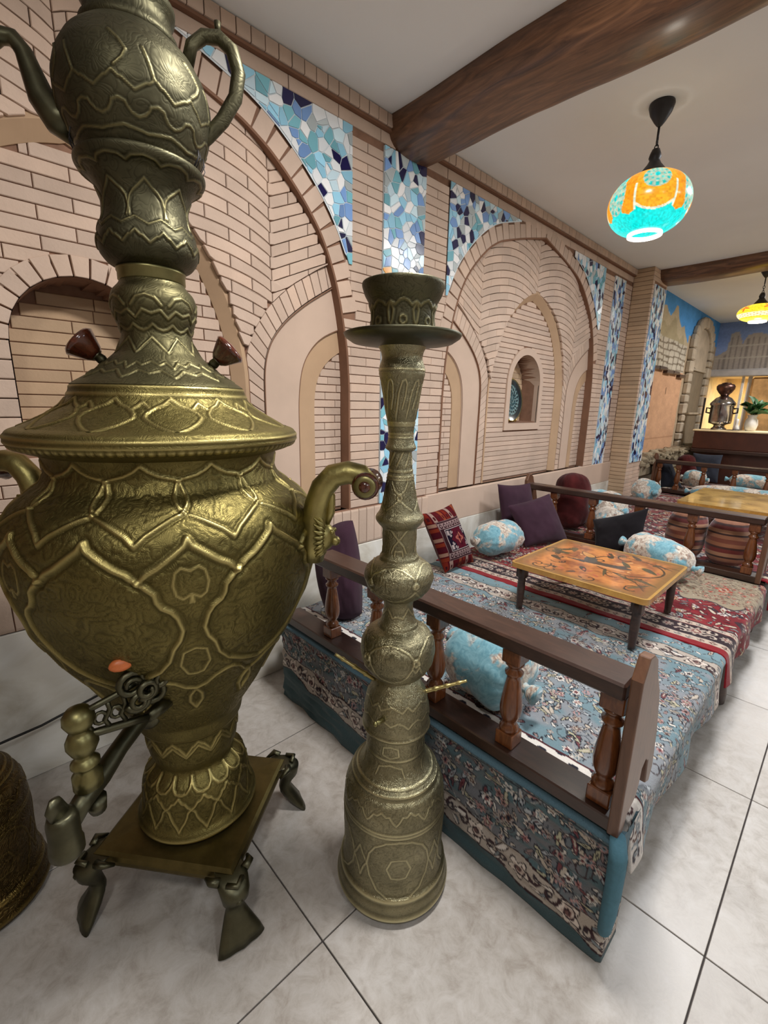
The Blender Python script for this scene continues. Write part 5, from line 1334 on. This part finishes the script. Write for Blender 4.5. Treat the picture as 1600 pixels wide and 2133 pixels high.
mU, mV = .92, .34; d = np.hypot((cv.U-mU)/.30, (cv.V-mV)/.25); a = np.arctan2(cv.V-mV, cv.U-mU); dd = d*(1+.12*np.cos(8*a))
cv.fill(dd < 1.05, S3(66, 52, 56)); cv.fill(dd < 1.0, S3(150, 136, 114)); sub = dict(PR); sub['leaf'] = [S3(112, 98, 84), S3(186, 170, 146), S3(130, 70, 60)]; sub['line'] = S3(110, 92, 78); sub['fl'] = [S3(150, 128, 110)]; sub['fl2'] = [S3(172, 70, 50)]; sub['vine'] = [S3(120, 100, 82)]; sub['big'] = [S3(150, 130, 106)]
floral(cv, mU-.24, mU+.24, mV-.2, mV+.2, 6, sub, 3.6, .8); cv.flower(mU, mV-.02, .05, 4, S3(160, 70, 54), S3(176, 160, 136), S3(120, 50, 46), .8)
P = top_sheet(cv, 2.385, .234, .122, 13, .004)
o = new_obj('red_carpet', grid_mesh('red_carpet', P, M['carpet'], cv.c)); tag(o, 'red floral carpet with dark border lying under the low table', 'carpet')
md = o.modifiers.new('thick', 'SOLIDIFY'); md.thickness = .007; md.offset = -1; md.use_rim_only = True
# carpets of the far platforms
for x0, L, y0, lb, sd in ((3.72, 3.02, .232, 'red floral carpet covering the platform beyond the second railing', 51), (6.98, 1.3, -.62, 'pale rose carpet covering the farthest platform', 52)):
    Wd2 = 1.58 if sd == 51 else 2.36
    cv = Canvas(L, Wd2+.2, .011, RED)
    if sd == 51: mottled(cv, S3(112, 26, 36), S3(128, 60, 62), sd)
    else: mottled(cv, S3(150, 128, 124), S3(176, 162, 156), sd)
    floral(cv, 0, L, 0, Wd2+.2, sd, PR, .8, 1.7)
    for u in (0.0, L-.2): cv.rect(u, u+.05, 0, 9, S3(130, 24, 34)); cv.rect(u+.06, u+.1, 0, 9, CREAM); cv.rect(u+.12, u+.17, 0, 9, S3(50, 30, 38))
    P = top_sheet(cv, x0, y0, .16, sd); o = new_obj('red_carpet' if sd == 51 else 'rose_carpet', grid_mesh('far_carpet', P, M['carpet'], cv.c)); tag(o, lb, 'carpet')
    md = o.modifiers.new('thick', 'SOLIDIFY'); md.thickness = .008; md.offset = -1; md.use_rim_only = True

# ------------------------------------------------------------------ railings
BAL = [(r*1.2, z) for r, z in [(.021, .045), (.024, .05), (.025, .06), (.019, .07), (.016, .078), (.022, .088), (.027, .105), (.0285, .13), (.026, .16), (.021, .2), (.0175, .225), (.016, .236), (.0225, .242), (.0235, .25), (.0165, .257), (.0165, .268), (.024, .275), (.024, .283)]]
def baluster_mesh(h, m):
    q = MB(); k = h/.335
    q.box((0, 0, .0235*k), (.03, .03, .0235*k), .003); q.lathe([(r, z*k) for r, z in BAL], 20); q.box((0, 0, .309*k), (.03, .03, .026*k), .003); return q.mesh('baluster', m)
BRA = [(-.02, .0), (.035, -.005), (.05, .03), (.085, .03), (.1, .06), (.115, .1), (.14, .105), (.155, .05), (.175, .03), (.215, .06), (.205, .14), (.165, .3), (.1, .44), (.085, .49), (.055, .515), (.02, .505), (-.005, .465), (-.005, .38)]
BRA = [(-.005, 0), (.03, -.004), (.05, .04), (.105, .055), (.12, .09), (.125, .135), (.15, .15), (.175, .13), (.182, .09), (.19, .045), (.225, .03), (.24, .08), (.22, .2), (.17, .35), (.115, .43), (.095, .475), (.06, .5), (.025, .505), (-.005, .45)]
def railing(name, label, x, ya, yb, ybot, z0, bal_y, thick=.06, group=None, mtop='wood', dirx=1, zt=.853, ends=(True, True)):
    """stands at x, runs from ya (front) to yb; ybot: where the sill ends"""
    t = thing(name, label, 'railing', (x, ya, z0), 0, group)
    q = MB(); q.box((.052, (ybot-ya)/2, .021), (.052, (ybot-ya)/2, .021), .004); q.build('bottom_rail', M['wood'], t)
    q = MB(); q.box((.055, (yb-ya)/2+.01, zt-z0-.023), (.055, (yb-ya)/2-.012, .023), .006); q.build('top_rail', M[mtop], t)
    bm = baluster_mesh(zt-z0-.046-.042, M['wood_red'])
    for y in bal_y: new_obj('baluster', bm, t, (.05, y-ya, .042))
    for k, y in enumerate((0.0, yb-ya)):
        if not ends[k]: continue
        q = MB(); q.prism([(a*dirx if dirx > 0 else .1+a*dirx, b) for a, b in BRA], y-.014, y+.014); o = q.build('end_bracket', M['wood_mid'], t); fix_normals(o.data)
        bv = o.modifiers.new('soft', 'BEVEL'); bv.width = .004; bv.segments = 2; bv.limit_method = 'ANGLE'
    return t
railing('wooden_railing', 'dark wooden railing with turned balusters along the near platform end', 1.088, .258, 1.58, 1.85, .43, [.312, .598, .9, 1.21, 1.505], ends=(True, False))
railing('wooden_railing', 'dark wooden railing behind the black cushion, in front of the striped bolsters', 3.60, .29, 1.95, 1.95, .43, [.36, .70, 1.04, 1.38, 1.70], zt=.853)
railing('wooden_railing', 'dark wooden railing just beyond the golden table', 6.84, -.6, 1.86, 1.86, .43, [-.3, .02, .34, .66, .98, 1.30, 1.58, 1.8], zt=.853)

# ------------------------------------------------------------------ tables
def table(name, label, x0, x1, y0, y1, z, paint, legs_in=.05):
    cx, cy = (x0+x1)/2, (y0+y1)/2; t = thing(name, label, 'table', (cx, cy, TOPZ+.007)); z -= .007
    w, h = x1-x0, y1-y0; cv = Canvas(w, h, .0035 if w < .8 else .009, S3(190, 120, 60)); paint(cv)
    R = .03; U = np.clip(cv.U, 0, w); V = cv.V
    X, Y = U-w/2, V-h/2
    # round the corners
    ax, ay = np.maximum(np.abs(X)-(w/2-R), 0), np.maximum(np.abs(Y)-(h/2-R), 0); m = (ax > 0) & (ay > 0)
    k = np.where(m, np.maximum(ax, ay)/(np.hypot(ax, ay)+1e-9), 1); X = np.where(m, np.sign(X)*((w/2-R)+ax*k), X); Y = np.where(m, np.sign(Y)*((h/2-R)+ay*k), Y)
    dz = z-TOPZ; P = np.stack([X, Y, np.full_like(X, dz)], -1)
    top = MB(); c4 = []
    for sx, sy, a0 in ((1, 1, 0), (-1, 1, PI/2), (-1, -1, PI), (1, -1, 1.5*PI)):
        for a in np.linspace(a0, a0+PI/2, 6): c4.append((sx*(w/2-R)+R*math.cos(a), sy*(h/2-R)+R*math.sin(a)))
    top.prism(c4, dz-.026, dz-.0012, 'z'); tt = top.build('tabletop', wood('golden_edge_wood', S(150, 104, 44), S(206, 160, 84), .25, .6), t); fix_normals(tt.data)
    new_obj('painted_surface', grid_mesh('painted_surface', P, M['lacquer'], cv.c), tt)
    lp = [(.026, dz-.026), (.026, dz-.085), (.019, dz-.092), (.022, dz-.1), (.019, dz-.108), (.021, dz-.14), (.019, dz-.2), (.016, .02), (.017, .004), (.012, .002)]
    q = MB(); q.lathe(lp[::-1], 16); q.box((0, 0, dz-.055), (.024, .024, .03), .003); lme = q.mesh('leg', M['wood'])
    for sx in (-1, 1):
        for sy in (-1, 1): new_obj('leg', lme, t, (sx*(w/2-legs_in), sy*(h/2-legs_in), 0))
    return t
def paint_scene(cv):
    r = random.Random(3); n = shade_noise(cv.nu, cv.nv, 12, 7, 1.0)-1; n2 = shade_noise(cv.nu, cv.nv, 40, 9, 1.0)-1
    f = np.clip(.5+n*.9+n2*.4, 0, 1)[..., None]; cv.c[:] = S3(160, 92, 52)*(1-f)+S3(232, 152, 84)*f
    e = np.minimum.reduce([cv.U, cv.w-cv.U, cv.V, cv.h-cv.V]); f = np.clip((.09-e)/.06, 0, 1)[..., None]; cv.c = cv.c*(1-f)+S3(150, 108, 60)*f
    # dark curving garden figures: branches, birds, foliage clumps
    for k in range(26):
        x, y = r.uniform(.06, cv.w-.06), r.uniform(.06, cv.h-.06); cv.leaf(x, y, r.uniform(.025, .07), r.uniform(.01, .026), r.uniform(0, 6), r.choice([S3(72, 62, 44), S3(92, 84, 56), S3(84, 70, 62), S3(110, 92, 60)]))
    for k in range(15):
        x, y = r.uniform(.06, cv.w-.06), r.uniform(.06, cv.h-.06); cv.spiral(x, y, r.uniform(.03, .09), r.uniform(0, 6), r.uniform(.3, .7), r.uniform(.002, .005), S3(70, 52, 38), r.choice((-1, 1)))
    for k in range(28):
        x, y = r.uniform(.05, cv.w-.05), r.uniform(.05, cv.h-.05); L = r.uniform(.008, .022); cv.leaf(x, y, L, L*.5, r.uniform(0, 6), r.choice([S3(236, 176, 112), S3(212, 128, 84), S3(60, 48, 38), S3(190, 98, 70)]))
    d = np.hypot((cv.U-.40)/.15, (cv.V-.22)/.17); cv.fill((d > .96) & (d < 1.02), S3(70, 54, 40))
    cv.leaf(.33, .34, .16, .03, 1.75, S3(88, 76, 66)); cv.leaf(.30, .30, .1, .018, 1.6, S3(228, 160, 104)); cv.leaf(.38, .4, .07, .04, .4, S3(96, 92, 84)); cv.leaf(.44, .44, .05, .03, .9, S3(226, 160, 88), S3(80, 60, 44), .004)
    for k in range(9): cv.stroke([(.2, .12+.008*k), (.2-.1+.02*k, .05+.004*k)], .002, S3(84, 66, 44))
    cv.c *= .84; cv.fill(e < .012, S3(186, 142, 72))
table('low_table', 'low table with orange painted top on the red carpet', 2.07, 2.72, .502, 1.172, .70, paint_scene)
def paint_gold(cv):
    n = shade_noise(cv.nu, cv.nv, 10, 17, 1.0)-1; m = np.sin(cv.U*60+n*6)*.2; f = np.clip(.5+n*.6+m, 0, 1)[..., None]; cv.c[:] = S3(148, 112, 50)*(1-f)+S3(214, 174, 96)*f
    r = random.Random(8)
    for k in range(30): cv.leaf(r.uniform(.05, cv.w-.05), r.uniform(.05, cv.h-.05), r.uniform(.02, .05), r.uniform(.006, .014), r.uniform(1.2, 1.9), r.choice([S3(120, 92, 44), S3(224, 188, 120), S3(98, 78, 44)]))
table('low_table', 'low table with shiny golden top beyond the second railing', 4.72, 5.78, .30, 1.06, .70, paint_gold)

# ------------------------------------------------------------------ cushions
def cushion(name, label, corners, thick, m, seed=1, cv=None, group=None, pk=1.0):
    """corners TL TR BR BL of the front face's seam; plump both ways"""
    TL, TR, BR, BL = [Vector(c) for c in corners]; n = 34 if cv is None else None
    if cv is None: nu = nv = 34; us, vs_ = np.linspace(0, 1, nu), np.linspace(0, 1, nv)
    else: nu, nv = cv.nu, cv.nv; us, vs_ = cv.u/cv.w, cv.v/cv.h
    U, V = np.meshgrid(us, vs_, indexing='ij')
    a = lambda p: np.array(p)
    base = a(BL)[None, None]*((1-U)*(1-V))[..., None]+a(BR)[None, None]*(U*(1-V))[..., None]+a(TR)[None, None]*(U*V)[..., None]+a(TL)[None, None]*((1-U)*V)[..., None]
    nrm = ((TR-BL).cross(TL-BR)).normalized(); ctr = (TL+TR+BR+BL)/4
    if nrm.dot(Vector((0, 0, 1.5))-ctr) < 0: nrm = -nrm
    x, y = 2*U-1, 2*V-1; prof = np.clip((1-np.abs(x)**2.6)*(1-np.abs(y)**2.6), 0, 1)**.55
    pinch = .07*(np.abs(x)**2*(1-y*y)*np.sign(x))[..., None]*a(TR-TL)[None, None]*-1*.5+.07*(np.abs(y)**2*(1-x*x)*np.sign(y))[..., None]*a(TL-BL)[None, None]*-1*.5
    pinch = pinch*pk
    wr = (shade_noise(nu, nv, 7, seed, 1.0)-1)*.10+(shade_noise(nu, nv, 14, seed+5, 1.0)-1)*.04
    root = a(ctr)
    F = base+pinch+(prof*thick*(.5+wr*.5))[..., None]*a(nrm); B = base+pinch-(prof*thick*(.5+wr*.3))[..., None]*a(nrm)
    o = new_obj(name, grid_mesh(name, F-root, m, None if cv is None else cv.c), None, tuple(root)); tag(o, label, 'cushion', group)
    if cv is None: Pb = B
    else: Pb = B[::4, ::4] if (nu-1) % 4 == 0 and (nv-1) % 4 == 0 else B
    bm_ = grid_mesh('cushion_back', Pb-root, m, None if cv is None else (cv.c[::4, ::4]*0+cv.c.mean((0, 1)) if Pb is not B else cv.c), flip=True); new_obj('cushion_back', bm_, o)
    return o
cushion('purple_cushion', 'plum velvet cushion propped behind the near railing by the samovar', [(1.27, 1.83, .80), (1.41, 1.69, .93), (1.40, 1.60, .46), (1.27, 1.72, .45)], .2, M['purple'], 2, pk=-2.6)
cushion('purple_cushion', 'plum velvet cushion leaning in front of the other one by the low table', [(3.06, 1.80, .755), (3.46, 1.66, .825), (3.53, 1.49, .445), (3.12, 1.645, .445)], .14, M['purple'], 3)
cushion('purple_cushion', 'dark plum cushion half hidden behind the front one at the wall', [(3.14, 1.95, .895), (3.50, 1.86, .88), (3.52, 1.76, .46), (3.14, 1.86, .46)], .12, M['purple'], 4)
cushion('black_cushion', 'black cushion leaning on the second railing by the low table', [(3.52, 1.32, .665), (3.53, .95, .82), (3.42, .92, .47), (3.36, 1.22, .45)], .11, M['blackcloth'], 5)
# kilim cushion: stripes, white diamond bands and a hooked red centre
cv = Canvas(.32, .44, .0025, S3(104, 22, 32))
r = random.Random(5)
for k in range(9):
    x = k*.04; c_ = [S3(150, 52, 34), S3(200, 176, 156), S3(112, 28, 36), S3(176, 92, 56)][k % 4]; cv.rect(x, x+.026, .36, .44, c_); cv.rect(x+.006, x+.02, .375, .40, S3(90, 30, 36)); cv.rect(x, x+.026, 0, .07, c_); cv.rect(x+.006, x+.018, .02, .04, S3(80, 26, 34))
for k in range(8): cv.rect(0, .042, .075+k*.036, .1+k*.036, [S3(158, 66, 40), S3(196, 160, 132), S3(96, 26, 40)][k % 3])
cv.rect(.045, .32, .07, .36, S3(150, 128, 122)); cv.rect(.05, .315, .075, .355, S3(70, 40, 46))
for v in (.105, .325):
    cv.rect(.05, .315, v-.022, v+.022, S3(188, 166, 158))
    for k in range(9): cv.leaf(.066+k*.029, v, .018, .014, PI/2, S3(60, 24, 36)); cv.leaf(.066+k*.029, v, .008, .007, PI/2, S3(196, 176, 168))
cv.rect(.075, .295, .135, .295, WHITE); cv.rect(.08, .29, .14, .29, S3(30, 22, 44))
d = np.abs((cv.U-.185)/.075)+np.abs((cv.V-.215)/.085); cv.fill((d < 1) & (cv.V > .14) & (cv.V < .29) , S3(104, 22, 44)); cv.fill((np.abs(cv.U-.185) < .05) & (cv.V > .14) & (cv.V < .29), S3(104, 22, 44))
for sx in (-1, 1):
    for sy in (-1, 1):
        x, y = .185+sx*.082, .215+sy*.052; cv.rect(min(x, x+sx*.018), max(x, x+sx*.018), y-.016, y+.016, WHITE); cv.spiral(x-sx*.022, y+sy*.004, .014, 0, 1.1, .003, WHITE, sx); cv.spiral(x-sx*.012, y-sy*.022, .012, 2, 1.0, .003, WHITE, -sx)
cv.flower(.185, .215, .04, 4, S3(206, 130, 110), S3(186, 90, 78), S3(90, 20, 36), PI/4); cv.stroke([(.185, .165), (.185, .265)], .003, S3(70, 16, 30))
cv.c = cv.c*np.array((.52, .46, .5))[None, None]
cushion('kilim_cushion', 'red patterned kilim cushion standing against the wall behind the hookah', [(2.10, 1.84, .83), (2.42, 1.85, .85), (2.53, 1.71, .44), (2.21, 1.71, .44)], .14, M['kilim'], 6, cv)

def bolster(name, label, c, r, L, axis, m, seed, tie=True, squash=.92, up=None):
    """stuffed round cushion gathered and tied at the ends"""
    t = thing(name, label, 'cushion', c); nu, nv = 56, 44; rs = np.random.RandomState(seed)
    th = np.linspace(0, 2*PI, nu, endpoint=False); s = np.linspace(0, 1, nv)
    x = 2*s-1; R = r*np.clip(1-np.abs(x)**4.5, 0.0, 1)**.5; R = np.maximum(R, .018)
    w1 = shade_noise(nu, nv, 8, seed, 1.0)-1; w1[-6:] = w1[-6:]*(np.linspace(1, 0, 6)[:, None])+w1[:1]*(1-np.linspace(1, 0, 6)[:, None])
    pl = np.abs(x)**3
    RR = R[None]*(1+.09*w1)*(1+.05*pl[None]*np.cos(14*th)[:, None])
    A = np.array(Vector(axis).normalized()); Z = np.array((0, 0, 1.)); 
    if abs(A[2]) > .9: Z = np.array((1., 0, 0))
    B = np.cross(A, Z); B /= np.linalg.norm(B); Cc = np.cross(B, A)
    P = (x*L/2)[None, :, None]*A+(RR*np.cos(th)[:, None])[..., None]*B+(RR*np.sin(th)[:, None]*squash)[..., None]*Cc
    new_obj('stuffed_cover', grid_mesh('stuffed_cover', P, m, wrap_u=True, flip=True), t)
    if tie:
        for sg in (-1, 1):
            q = MB(); e = Vector(A)*(sg*L/2); d = Vector(A)*sg
            q.tube([e-d*.015, e+d*.012, e+d*.03, e+d*.05], [.022, .016, .03, .036], 12); q.build('tied_end', m, t)
    return t
BV = M['bluevelvet']
bolster('blue_bolster', 'blue and cream bolster behind the balusters of the near railing', (1.335, .80, .575), .148, .31, (.15, 1, .1), BV, 3)
bolster('blue_bolster', 'blue and cream bolster against the wall between kilim and plum cushions', (2.80, 1.70, .572), .128, .42, (1, -.12, -.06), BV, 4)
bolster('blue_bolster', 'blue and cream bolster behind the orange table, before the second railing', (3.27, .78, .57), .128, .42, (.2, 1, .12), BV, 5)
bolster('blue_bolster', 'blue and cream bolster beside the wine red one past the second railing', (4.30, 1.52, .62), .16, .36, (.4, 1, 0), BV, 6)
bolster('blue_bolster', 'blue bolster seen between the balusters behind the black cushion', (3.88, 1.32, .58), .13, .32, (1, .5, 0), BV, 7)
bolster('blue_bolster', 'pale blue bolster leaning at the foot of the brick pillar', (5.72, 1.60, .60), .135, .24, (.8, 1, 0), BV, 8)
bolster('wine_bolster', 'wine red oval bolster standing by the wall past the second railing', (3.98, 1.70, .69), .15, .5, (.15, .1, 1), M['wine'], 9, tie=False)
bolster('striped_bolster', 'brown striped bolster behind the second railing, next to the black cushion', (3.86, .77, .62), .125, .36, (0, 0, 1), M['stripe'], 10, tie=False, squash=1.05)
bolster('striped_bolster', 'brown striped bolster behind the second railing, at its front end', (3.86, .51, .62), .13, .36, (0, 0, 1), M['stripe'], 11, tie=False, squash=1.05)
bolster('blue_bolster', 'blue and cream bolster lying beyond the golden table', (6.35, .75, .56), .12, 1.1, (0, 1, 0), BV, 12)
bolster('blue_bolster', 'pale blue bolster behind the farthest railing near the mural', (7.45, 1.50, .575), .13, .26, (.3, 1, 0), BV, 13)
bolster('wine_bolster', 'small wine red bolster at the wall behind the farthest railing', (7.85, 1.70, .66), .12, .42, (0, .2, 1), M['wine'], 14, tie=False)
cushion('slate_cushion', 'slate grey cushion leaning on the farthest railing by the mural', [(7.02, 1.84, .80), (7.10, 1.72, .80), (7.30, 1.58, .44), (7.15, 1.82, .44)], .16, M['slate'], 15)
cushion('slate_cushion', 'dark slate cushion propped against the base of the counter', [(8.26, 1.74, .87), (8.26, 1.36, .87), (8.12, 1.34, .46), (8.12, 1.7, .46)], .14, M['slate'], 16)
bolster('cream_bolster', 'cream and teal bolster before the counter behind the farthest railing', (8.05, .85, .55), .1, .7, (0, 1, 0), BV, 17)

# ------------------------------------------------------------------ plate in the far niche
pt = thing('decorative_plate', 'dark enamel plate with gold rim standing in the small niche', 'plate', (3.745, CP+.105, 1.562))
cv = Canvas(2*PI, 1.0, .026, S3(24, 36, 44)); r_ = cv.V; a_ = cv.U
cv.fill((r_ < .72) & (np.sin(a_*9+r_*14)*np.sin(a_*14-r_*22) > -.1), S3(120, 148, 150)); cv.fill((r_ < .5) & (np.sin(a_*7-r_*20) > .2), S3(54, 84, 92)); cv.fill((r_ > .72) & (r_ < .76), S3(60, 90, 96)); cv.fill((r_ > .95), S3(90, 84, 60))
RR = .185*r_; P = np.stack([RR*np.cos(a_), -.012+.016*(r_**3)*-1+.0*r_, RR*np.sin(a_)], -1)
new_obj('plate_face', grid_mesh('plate_face', P, M['enamel'], cv.c, flip=True), pt, rot=(-.12, 0, 0))
q = MB(); q.lathe([(.02, .0), (.14, .004), (.183, .022), (.19, .028), (.194, .024), (.186, .012), (.14, -.006), (.02, -.01)], 56, (0, 0, 0), Matrix.Rotation(PI/2, 3, 'X')); q.build('gold_rim', M['gold'], pt, (0, 0, 0), (-.12, 0, 0))
q = MB(); q.tube([(-.06, -.05, -.19), (-.06, .0, -.185), (-.06, .03, -.1)], .005, 6); q.tube([(.06, -.05, -.19), (.06, .0, -.185), (.06, .03, -.1)], .005, 6); q.tube([(.06, -.05, -.19), (.06, -.055, -.165)], .005, 6); q.tube([(-.06, -.05, -.19), (-.06, -.055, -.165)], .005, 6); q.tube([(-.06, .0, -.196), (.06, .0, -.196)], .005, 6); q.build('wire_stand', M['gold'], pt)

# ------------------------------------------------------------------ mosaic pendant lamps
def pendant(label, loc, zc, drop, R, H, colour, light, watts):
    """loc: ceiling point; globe spans drop..drop+H below the ceiling"""
    t = thing('pendant_lamp', label, 'lamp', (loc[0], loc[1], CZ))
    q = MB(); q.lathe([(.058, 0), (.06, -.012), (.05, -.045), (.028, -.08), (.014, -.098), (.006, -.105)], 28); q.build('ceiling_rose', M['iron'], t)
    q = MB(); q.tube([(0, 0, -.1), (0, 0, -.165)], .006, 8); q.build('rod', M['iron'], t)
    z = -.162; k = 0
    ch = MB(); tt = np.linspace(0, 2*PI, 13); ch.tube([(.009*math.cos(a), 0, .015*math.sin(a)) for a in tt], .003, 6, up=(0, 1, 0)); cme = ch.mesh('chain_link', M['iron'])
    while z > -drop+.12: new_obj('chain_link', cme, t, (0, 0, z-.012), (0, 0, PI/2*(k % 2))); z -= .024; k += 1
    zc_ = -drop
    q = MB(); q.lathe([(.006, .125), (.018, .12), (.026, .10), (.03, .082), (.024, .07), (.035, .05), (.058, .022), (.075, .0), (.07, -.006)], 28, (0, 0, zc_)); q.build('metal_cap', M['iron'], t)
    n, mth = 240, 96; ph = np.linspace(math.asin(.36), PI-math.asin(.36), mth); th = np.linspace(0, 2*PI, n, endpoint=False)
    rr = R*np.sin(ph)**.86; zz2 = zc_-H/2+H/2*np.cos(ph)/math.cos(math.asin(.36))
    TH, PHI = np.meshgrid(th, ph, indexing='ij'); P = np.stack([rr[None]*np.cos(TH), rr[None]*np.sin(TH), np.broadcast_to(zz2[None], TH.shape)], -1)
    C = colour(TH, (PHI-ph[0])/(ph[-1]-ph[0])); g = t
    rs = np.random.RandomState(2); nzz = rs.rand(60, 40); ii = (TH/(2*PI)*59.9*2).astype(int) % 60; jj = np.clip(((PHI-ph[0])/(ph[-1]-ph[0])*39.9), 0, 39).astype(int); C = C*(.78+.44*nzz[ii, jj])[..., None]
    new_obj('glass_shade', grid_mesh('glass_shade', P, M['lampshade'], C, wrap_u=True), t)
    zb = zc_-H; q = MB(); q.lathe([(rr[-1]*1.0, zb+.008), (rr[-1]*1.04, zb), (rr[-1]*1.04, zb-.014), (rr[-1]*.9, zb-.016), (rr[-1]*.88, zb+.004)], 40, cap=False)
    ring = NT('lit_white_glass'); ring.set('Base Color', (.9, .9, .86, 1)); ring.set('Emission Color', (1, .98, .9, 1)); ring.set('Emission Strength', .9); q.build('lower_ring', ring.m, t)
    q = MB(); q.lathe([(.002, zb+.012), (.03, zb+.02), (.045, zb+.05), (.04, zb+.08), (.02, zb+.11), (.014, zb+.13)], 20); bl = NT('lit_bulb'); bl.set('Emission Color', (1, .96, .86, 1)); bl.set('Emission Strength', 6.0); q.build('bulb', bl.m, t)
    d = bpy.data.lights.new('lamp_light', 'POINT'); d.energy = watts; d.color = light; d.shadow_soft_size = .05; o = bpy.data.objects.new('lamp_light', d); COL.objects.link(o); o.parent = t; o.location = (0, 0, zb-.05)
    return t
def col_turq(TH, T):
    C = np.zeros(TH.shape+(3,)); C[:] = (0.0, .80, .74); k = 3
    f = ((TH-math.radians(207)+PI/k) % (2*PI/k))-PI/k; af = np.abs(f)
    C[T < .16] = (1.0, .34, .01); d = np.hypot(f/.68, (T-.36)/.36); C[d < 1.0] = (1.0, .42, .02); C[(d > .97) & (d < 1.05) & (T > .3)] = (.9, .85, .6)
    C[(af > .50) & (af < .86) & (T < .74-.25*np.abs(af-.66))] = (1.0, .34, .01); C[(af > .46) & (af < .50) & (T > .36) & (T < .7)] = (.8, .9, .7)
    for f0, t0, rx, rz in ((0.0, .27, .36, .2), (PI/k, .46, .30, .24)):
        e = (af-f0); d2 = np.hypot(e/rx, (T-t0)/rz); a = np.arctan2((T-t0)/rz, e/rx); C[d2 < 1] = (.46, .62, .46)
        C[(d2 < .95) & (np.cos(12*a) > .2) & (d2 > .7)] = (.02, .58, .52); C[d2 < .2] = (0, .72, .7); C[(d2 > .4) & (d2 < .55) & (np.cos(8*a) > .1)] = (.1, .66, .58)
    C[T < .04] = (.8, .82, .6); return C*1.0
def col_yel(TH, T):
    C = np.zeros(TH.shape+(3,)); C[:] = (1.0, .66, .03); k = 5; f = ((TH-math.radians(215)+PI/k) % (2*PI/k))-PI/k
    d = np.hypot(f/.36, (T-.3)/.22); a = np.arctan2((T-.3)/.22, f/.36); st = .45+.35*np.cos(5*a-PI/2); C[d < st] = (1.0, .12, .02); C[(np.abs(d-st) < .06)] = (.5, .2, .02)
    C[(T > .55) & (T < .75)] = (1, .86, .5); C[(T > .55) & (T < .75) & (np.sin(TH*20)*np.sin(T*60) > .5)] = (.6, .3, .1); C[T > .82] = (1.0, .8, .1); return C*1.25
pendant('turquoise and orange mosaic glass pendant lamp near the log beam', (2.9, 1.011), 0, .325, .2, .275, col_turq, (1.0, .93, .8), 5)
pendant('yellow and red mosaic glass pendant lamp farther along the ceiling', (6.72, 1.03), 0, .375, .2, .17, col_yel, (1.0, .8, .5), 6)
